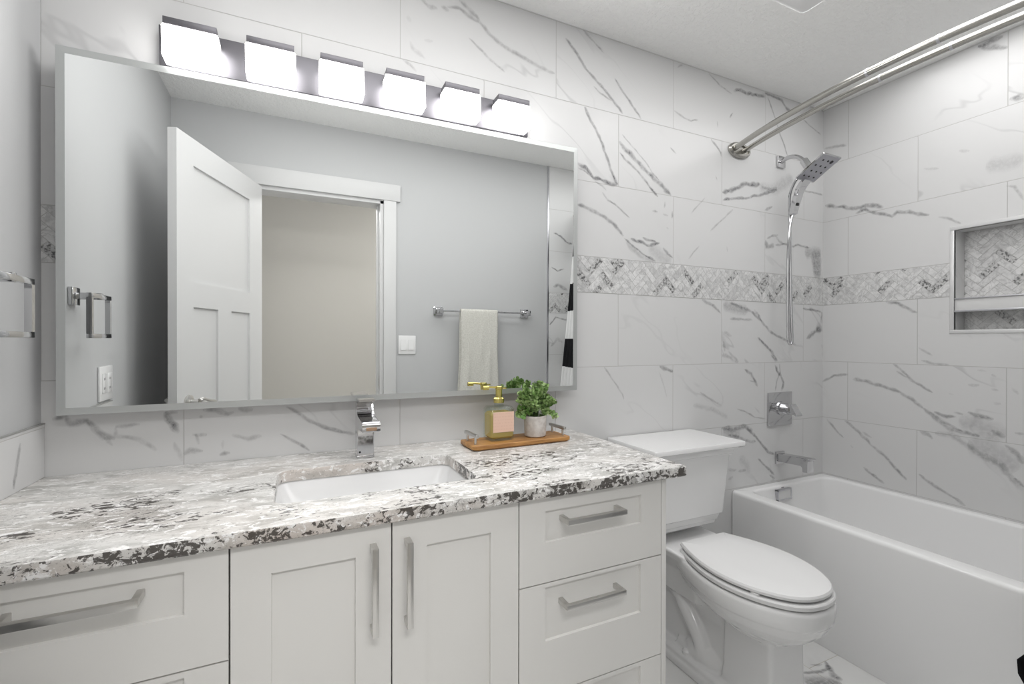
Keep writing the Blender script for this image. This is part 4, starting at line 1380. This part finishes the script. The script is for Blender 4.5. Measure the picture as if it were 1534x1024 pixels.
part('overflow_plate', bm, mat('overflow white plate', (0.72, 0.72, 0.72), 0.2), ovf)
bm = new()
bx(bm, 2.2125, 2.2315, -0.0555, -0.0535, 0.4925, 0.4965, 0.0005)
part('maker_mark', bm, mat('grey print', (0.22, 0.22, 0.23), 0.5), tub, label='tiny grey printed mark below the rim')
bm = new()
lathe(bm, [(0.0, 0.1345), (0.032, 0.1345), (0.034, 0.139), (0.0, 0.142)], (2.27, -0.28, 0), 24)
part('drain', bm, M_CHROME, tub)

# ------------------------------------------------------------------ tub spout, valve and shower
PX = 2.268
sp = empty('tub_spout', (PX, 0, 0.60), 'square chrome tub spout on the tiled wall over the tub rim', 'tub spout')
bm = new()
bx(bm, PX - 0.032, PX + 0.032, -0.010, -0.0008, 0.598, 0.662, 0.002)
part('wall_plate', bm, M_CHROME, sp)
bm = new()
extr(bm, [(-0.009, 0.652), (-0.175, 0.660), (-0.178, 0.657), (-0.178, 0.652), (-0.166, 0.646), (-0.166, 0.592), (-0.142, 0.590), (-0.140, 0.612), (-0.130, 0.620), (-0.009, 0.612)], 'x', PX - 0.024, PX + 0.024)
bmesh.ops.bevel(bm, geom=[e for e in bm.edges if e.calc_length() > 0.03], offset=0.0015, segments=1, affect='EDGES')
part('spout', bm, M_CHROME, sp)

vv_ = empty('shower_valve', (PX, 0, 0.80), 'square chrome shower valve plate with cylinder handle above the tub spout', 'shower valve')
bm = new()
bx(bm, PX - 0.091, PX + 0.091, -0.009, -0.0008, 0.798, 0.968, 0.0015)
part('valve_plate', bm, M_CHROME, vv_)
bm = new()
lathe(bm, [(0.0, -0.008), (0.036, -0.008), (0.036, -0.020), (0.027, -0.022), (0.027, -0.070), (0.0, -0.070)], (PX, 0, 0.886), 32, 'y')
kn = part('handle_hub', bm, M_CHROME, vv_)
bm = new()
extr(bm, [(-0.066, 0.914), (-0.078, 0.914), (-0.112, 0.862), (-0.106, 0.856), (-0.066, 0.880)], 'x', PX - 0.022, PX + 0.022)
bmesh.ops.bevel(bm, geom=[e for e in bm.edges if e.calc_length() > 0.03], offset=0.0015, segments=1, affect='EDGES')
part('lever', bm, M_CHROME, kn)

shh = empty('shower_set', (PX, 0, 2.155), 'chrome shower head with hand shower and hanging hose in the tub corner', 'shower head')
bm = new()
bx(bm, PX - 0.029, PX + 0.029, -0.012, -0.0008, 2.128, 2.186, 0.002)
part('wall_flange', bm, M_CHROME, shh)
bm = new()
arm = smooth_path([(PX, -0.010, 2.158), (PX, -0.050, 2.166), (PX, -0.095, 2.152), (PX, -0.130, 2.118), (PX, -0.150, 2.085)], 6)
tube(bm, arm, 0.0105, 14)
tube(bm, [(PX, -0.128, 2.122), (PX, -0.156, 2.074)], 0.019, 16)
part('shower_arm', bm, M_CHROME, shh)
A_, B_ = Vector((PX, -0.132, 2.022)), Vector((PX, -0.268, 2.098))
ed = (B_ - A_).normalized()
nn = Vector((0, -ed.z, ed.y)) if (Vector((0, -ed.z, ed.y)).z < 0) else Vector((0, ed.z, -ed.y))   # face normal, down and out
hm = Matrix(((1, ed.x, nn.x, (A_ + B_).x / 2), (0, ed.y, nn.y, (A_ + B_).y / 2), (0, ed.z, nn.z, (A_ + B_).z / 2), (0, 0, 0, 1)))
LH = (B_ - A_).length / 2
bm = new()
t = new()
loft(t, [rrect(-0.040, 0.040, -LH * 0.75, LH * 0.75, 0.01, -0.020), rrect(-0.058, 0.058, -LH * 0.98, LH * 0.98, 0.008, -0.009), rrect(-0.068, 0.068, -LH, LH, 0.006, -0.006), rrect(-0.068, 0.068, -LH, LH, 0.006, 0.0)])
merge(bm, t, 0, hm)
hd = part('spray_head', bm, M_CHROME, shh)
bm = new()
t = new()
bx(t, -0.063, 0.063, -LH + 0.005, LH - 0.005, -0.002, 0.0012)
merge(bm, t, 0, hm)
fp = part('spray_face', bm, mat('grey spray face', (0.46, 0.46, 0.50), 0.35, 0.2), hd)
for i in range(3):
    for j in range(4):
        px_ = (-0.036, 0.0, 0.036)[i] + (0.006 if j % 2 else -0.006)
        py_ = -LH + 0.028 + j * 0.032
        if i == 2 and j == 3:
            continue
        bm, t = new(), new()
        lathe(t, [(0.0, 0.0008), (0.0050, 0.0008), (0.0042, 0.0032), (0.0, 0.0034)], (px_, py_, 0), 10)
        merge(bm, t, 0, hm)
        part('nozzle', bm, M_BLACK, hd)
bm, t = new(), new()
lathe(t, [(0.0045, 0.0012), (0.009, 0.0012), (0.009, 0.0026), (0.0045, 0.0026)], (0.032, LH - 0.032, 0), 16)
merge(bm, t, 0, hm)
part('spray_ring', bm, M_BLACK, hd)
# hand shower docked at the wall side of the head
bm = new()
wx = PX - 0.026
wp = smooth_path([(wx + 0.012, -0.150, 2.016), (wx + 0.004, -0.128, 1.985), (wx, -0.112, 1.94), (wx - 0.002, -0.102, 1.90), (wx - 0.004, -0.094, 1.86)], 4)
secs = []
for i, p in enumerate(wp):
    f_ = i / (len(wp) - 1)
    hw = 0.027 - 0.012 * f_
    th = 0.011
    secs.append([p + Vector((a, b, 0)) for a, b in ((hw, th), (-hw, th), (-hw, -th), (hw, -th))])
loft(bm, secs)
bmesh.ops.bevel(bm, geom=[e for e in bm.edges if e.calc_length() > 0.012], offset=0.003, segments=2, affect='EDGES')
hs = part('hand_shower', bm, M_CHROME, shh)
bm = new()
bx(bm, wx - 0.008, wx + 0.006, -0.1195, -0.112, 1.900, 1.914, 0.002)
part('button', bm, M_BLACK, hs)
bm = new()
hose = smooth_path([(wx - 0.004, -0.093, 1.862), (wx - 0.014, -0.085, 1.80), (wx - 0.022, -0.080, 1.65), (wx - 0.020, -0.078, 1.45), (wx - 0.018, -0.078, 1.30), (wx - 0.018, -0.080, 1.235), (wx - 0.008, -0.084, 1.218), (wx + 0.000, -0.088, 1.236), (wx - 0.004, -0.088, 1.32), (wx - 0.008, -0.085, 1.50), (wx - 0.008, -0.082, 1.70), (wx - 0.006, -0.078, 1.86), (wx - 0.012, -0.082, 1.96), (wx - 0.004, -0.110, 2.03), (wx + 0.014, -0.138, 2.055)], 8)
tube(bm, hose, 0.0068, 10)
part('hose', bm, M_CHROME, shh)

# ------------------------------------------------------------------ curved double shower rod and curtain
rod = empty('shower_curtain_rod', (1.967, -0.765, 2.165), 'curved double satin metal curtain rod high over the tub edge', 'curtain rod')
RZ = 2.163


def rod_x(xe, sag, y):
    t = (y + 0.765) / 0.765
    return xe - sag * (1 - t * t)


for xe, sag, r in ((1.925, 0.132, 0.0125), (1.992, 0.120, 0.0115)):
    bm = new()
    ys = [-0.008 - (W - 0.024) * i / 48 for i in range(49)]
    tube(bm, [(rod_x(xe, sag, y), y, RZ) for y in ys], r, 16)
    ro = part('rod', bm, M_ROD, rod)
    for y in (-0.665, -0.865):
        bm = new()
        tube(bm, [(rod_x(xe, sag, y + q), y + q, RZ) for q in (0.004, -0.004)], r + 0.0012, 16)
        part('joint_collar', bm, M_STEEL, ro)
for s in (0, 1):
    bm = new()
    y0, y1, y2 = (-0.0008, -0.010, -0.018) if s == 0 else (-W + 0.0095, -W + 0.018, -W + 0.026)
    ell = lambda a, b, y: [Vector((1.962 + a * math.cos(2 * math.pi * k / 32), y, RZ + b * math.sin(2 * math.pi * k / 32))) for k in range(32)]
    loft(bm, [ell(0.074, 0.038, y0), ell(0.074, 0.038, y1), ell(0.066, 0.030, y2), ell(0.058, 0.022, y2), ell(0.056, 0.020, y1)])
    part('flange', bm, M_ROD, rod)

cur = empty('shower_curtain', (1.80, -1.32, 0.06), 'black and white striped shower curtain gathered at the near tub end', 'shower curtain')
bm = new()
NS, NZ = 90, 60
rows = []
for j in range(NZ + 1):
    f_ = j / NZ
    z = 2.150 - (2.150 - 0.06) * f_
    row = []
    for i in range(NS + 1):
        t = i / NS
        y0 = -1.140 + 0.050 * f_ ** 3 + 0.034 * math.exp(-((z - 0.395) / 0.045) ** 2)
        y = y0 + (-1.495 - y0) * t
        base = rod_x(1.925, 0.132, y) - 0.012 - 0.125 * min(1.0, f_ * 1.5)
        amp = 0.024 + 0.020 * f_
        x = base + amp * math.sin(t * 2 * math.pi * 5.5 + 0.5 * math.sin(f_ * 3)) + 0.006 * math.sin(t * 37 + f_ * 5)
        row.append(bm.verts.new((x, y, z)))
    rows.append(row)
for a, b in zip(rows, rows[1:]):
    for i in range(NS):
        bm.faces.new((a[i], a[i + 1], b[i + 1], b[i]))
cl = part('curtain_cloth', bm, M_CURT, cur, recalc=False, ang=180)
so = cl.modifiers.new('cloth thickness', 'SOLIDIFY')
so.thickness = 0.0015
for k in range(6):
    bm = new()
    y = -1.17 - k * 0.062
    x = rod_x(1.925, 0.132, y)
    tube(bm, [(x + 0.021 * math.cos(2 * math.pi * i / 20), y, RZ - 0.006 + 0.024 * math.sin(2 * math.pi * i / 20)) for i in range(21)], 0.0016, 6)
    part('curtain_ring', bm, M_NICKEL, cur)

# ------------------------------------------------------------------ towel ring, towel bar, towel, switch, outlet
RX = -0.529
tr2 = empty('towel_ring', (XL, -0.303, 1.35), 'square chrome towel ring on the left wall beside the mirror', 'towel ring')
bm = new()
bx(bm, XL + 0.0006, XL + 0.012, -0.330, -0.276, 1.330, 1.382, 0.002)
bx(bm, XL + 0.010, RX + 0.006, -0.312, -0.294, 1.347, 1.367, 0.0015)
part('wall_post', bm, M_CHROME, tr2)
bm = new()
t_ = 0.0065
ya, yb, za, zb = -0.380, -0.222, 1.233, 1.363
bx(bm, RX - t_, RX + t_, ya, yb, zb - 2 * t_, zb, 0.001)
bx(bm, RX - t_, RX + t_, ya, yb, za, za + 2 * t_, 0.001)
bx(bm, RX - t_, RX + t_, ya, ya + 2 * t_, za + 2 * t_, zb - 2 * t_)
bx(bm, RX - t_, RX + t_, yb - 2 * t_, yb, za + 2 * t_, zb - 2 * t_)
part('ring', bm, M_CHROME, tr2)

tb_ = empty('towel_bar', (1.16, -W, 1.42), 'long chrome towel bar with square end plates on grey wall', 'towel bar')
TBZ, TBY = 1.417, -W + 0.062
bm = new()
bx(bm, 0.865, 1.465, TBY - 0.006, TBY + 0.006, TBZ - 0.006, TBZ + 0.006, 0.001)
part('bar', bm, M_CHROME, tb_)
for x in (0.849, 1.481):
    bm = new()
    bx(bm, x - 0.030, x + 0.030, -W + 0.0006, -W + 0.012, TBZ - 0.030, TBZ + 0.030, 0.002)
    bx(bm, x - 0.017, x + 0.017, -W + 0.010, TBY + 0.017, TBZ - 0.017, TBZ + 0.017, 0.002)
    part('end_post', bm, M_CHROME, tb_)

bm = new()
rows = []
path = [(-0.020, -0.50)]
NU, NV = 26, 60
zlow_f, zlow_b = 0.80, 0.86
r_ = 0.0145
prof = []
for k in range(24):
    prof.append((TBY + r_ + 0.002, zlow_f + (TBZ - zlow_f) * k / 24))
for k in range(9):
    a = R(180 * k / 8)
    prof.append((TBY + r_ * math.cos(a), TBZ + 0.002 + r_ * math.sin(a)))
for k in range(1, 20):
    prof.append((TBY - r_ - 0.002, TBZ - (TBZ - zlow_b) * k / 19))
for j, (y, z) in enumerate(prof):
    row = []
    sgn = 1 if j < 28 else -1
    dn = min(1.0, max(0.0, (TBZ - z) / 0.5))
    for i in range(NU + 1):
        t = i / NU
        x = 0.984 + 0.262 * t + 0.012 * dn * math.sin(z * 9) * (t - 0.5) + (0.020 * dn * (t - 0.3) if sgn < 0 else 0.008 * dn * (t - 0.4))
        wv = (0.004 * math.sin(t * 11 + z * 6) + 0.003 * math.sin(t * 23 - z * 9)) * dn
        row.append(bm.verts.new((x, y + (abs(wv) + wv) * sgn * 0.8, z)))
    rows.append(row)
for a, b in zip(rows, rows[1:]):
    for i in range(NU):
        bm.faces.new((a[i], a[i + 1], b[i + 1], b[i]))
tw = single('hand_towel', bm, M_TOWEL, 'cream cotton hand towel folded over the towel bar', 'towel', base=(1.115, TBY, zlow_f), recalc=False, ang=180)
so = tw.modifiers.new('cloth thickness', 'SOLIDIFY')
so.thickness, so.offset = 0.005, 1

sw = empty('light_switch', (0.647, -W, 1.195), 'white double rocker light switch beside the door casing', 'light switch')
bm = new()
bx(bm, 0.592, 0.702, -W + 0.0006, -W + 0.007, 1.136, 1.254, 0.002)
part('switch_plate', bm, M_PLATE, sw)
for x in (0.624, 0.670):
    bm = new()
    extr(bm, [(-W + 0.0065, 1.163), (-W + 0.0125, 1.163), (-W + 0.008, 1.228), (-W + 0.0065, 1.228)], 'x', x - 0.0165, x + 0.0165)
    part('rocker', bm, M_SEAT, sw)
ou = empty('wall_outlet', (XL, -0.56, 1.078), 'white wall outlet low on the left wall above the splash', 'wall outlet')
bm = new()
bx(bm, XL + 0.0006, XL + 0.007, -0.622, -0.500, 1.020, 1.137, 0.002)
part('outlet_plate', bm, M_PLATE, ou)
for y in (-0.537, -0.585):
    bm = new()
    bx(bm, XL + 0.006, XL + 0.0095, y - 0.0165, y + 0.0165, 1.045, 1.112, 0.001)
    rc = part('receptacle', bm, M_SEAT, ou)
    for z in (1.062, 1.094):
        for q in (-0.006, 0.006):
            bm = new()
            bx(bm, XL + 0.009, XL + 0.0099, y + q - 0.001, y + q + 0.001, z - 0.004, z + 0.004)
            part('socket_slot', bm, M_BLACK, rc)

# ------------------------------------------------------------------ ceiling fan light
fan = empty('exhaust_fan', (1.62, -0.60, H_CEIL), 'white square ceiling exhaust fan light seen at the top edge', 'ceiling fan light')
bm = new()
loft(bm, [rrect(1.62 - 0.15, 1.62 + 0.15, -0.75, -0.45, 0.02, H_CEIL - 0.0005), rrect(1.62 - 0.15, 1.62 + 0.15, -0.75, -0.45, 0.02, H_CEIL - 0.010), rrect(1.62 - 0.135, 1.62 + 0.135, -0.735, -0.465, 0.02, H_CEIL - 0.018)])
fg = part('grille', bm, M_PLATE, fan)
bm = new()
lathe(bm, [(0.0, H_CEIL - 0.0185), (0.085, H_CEIL - 0.0185), (0.082, H_CEIL - 0.026), (0.0, H_CEIL - 0.028)], (1.62, -0.60, 0), 32)
part('light_lens', bm, M_FAN, fan)
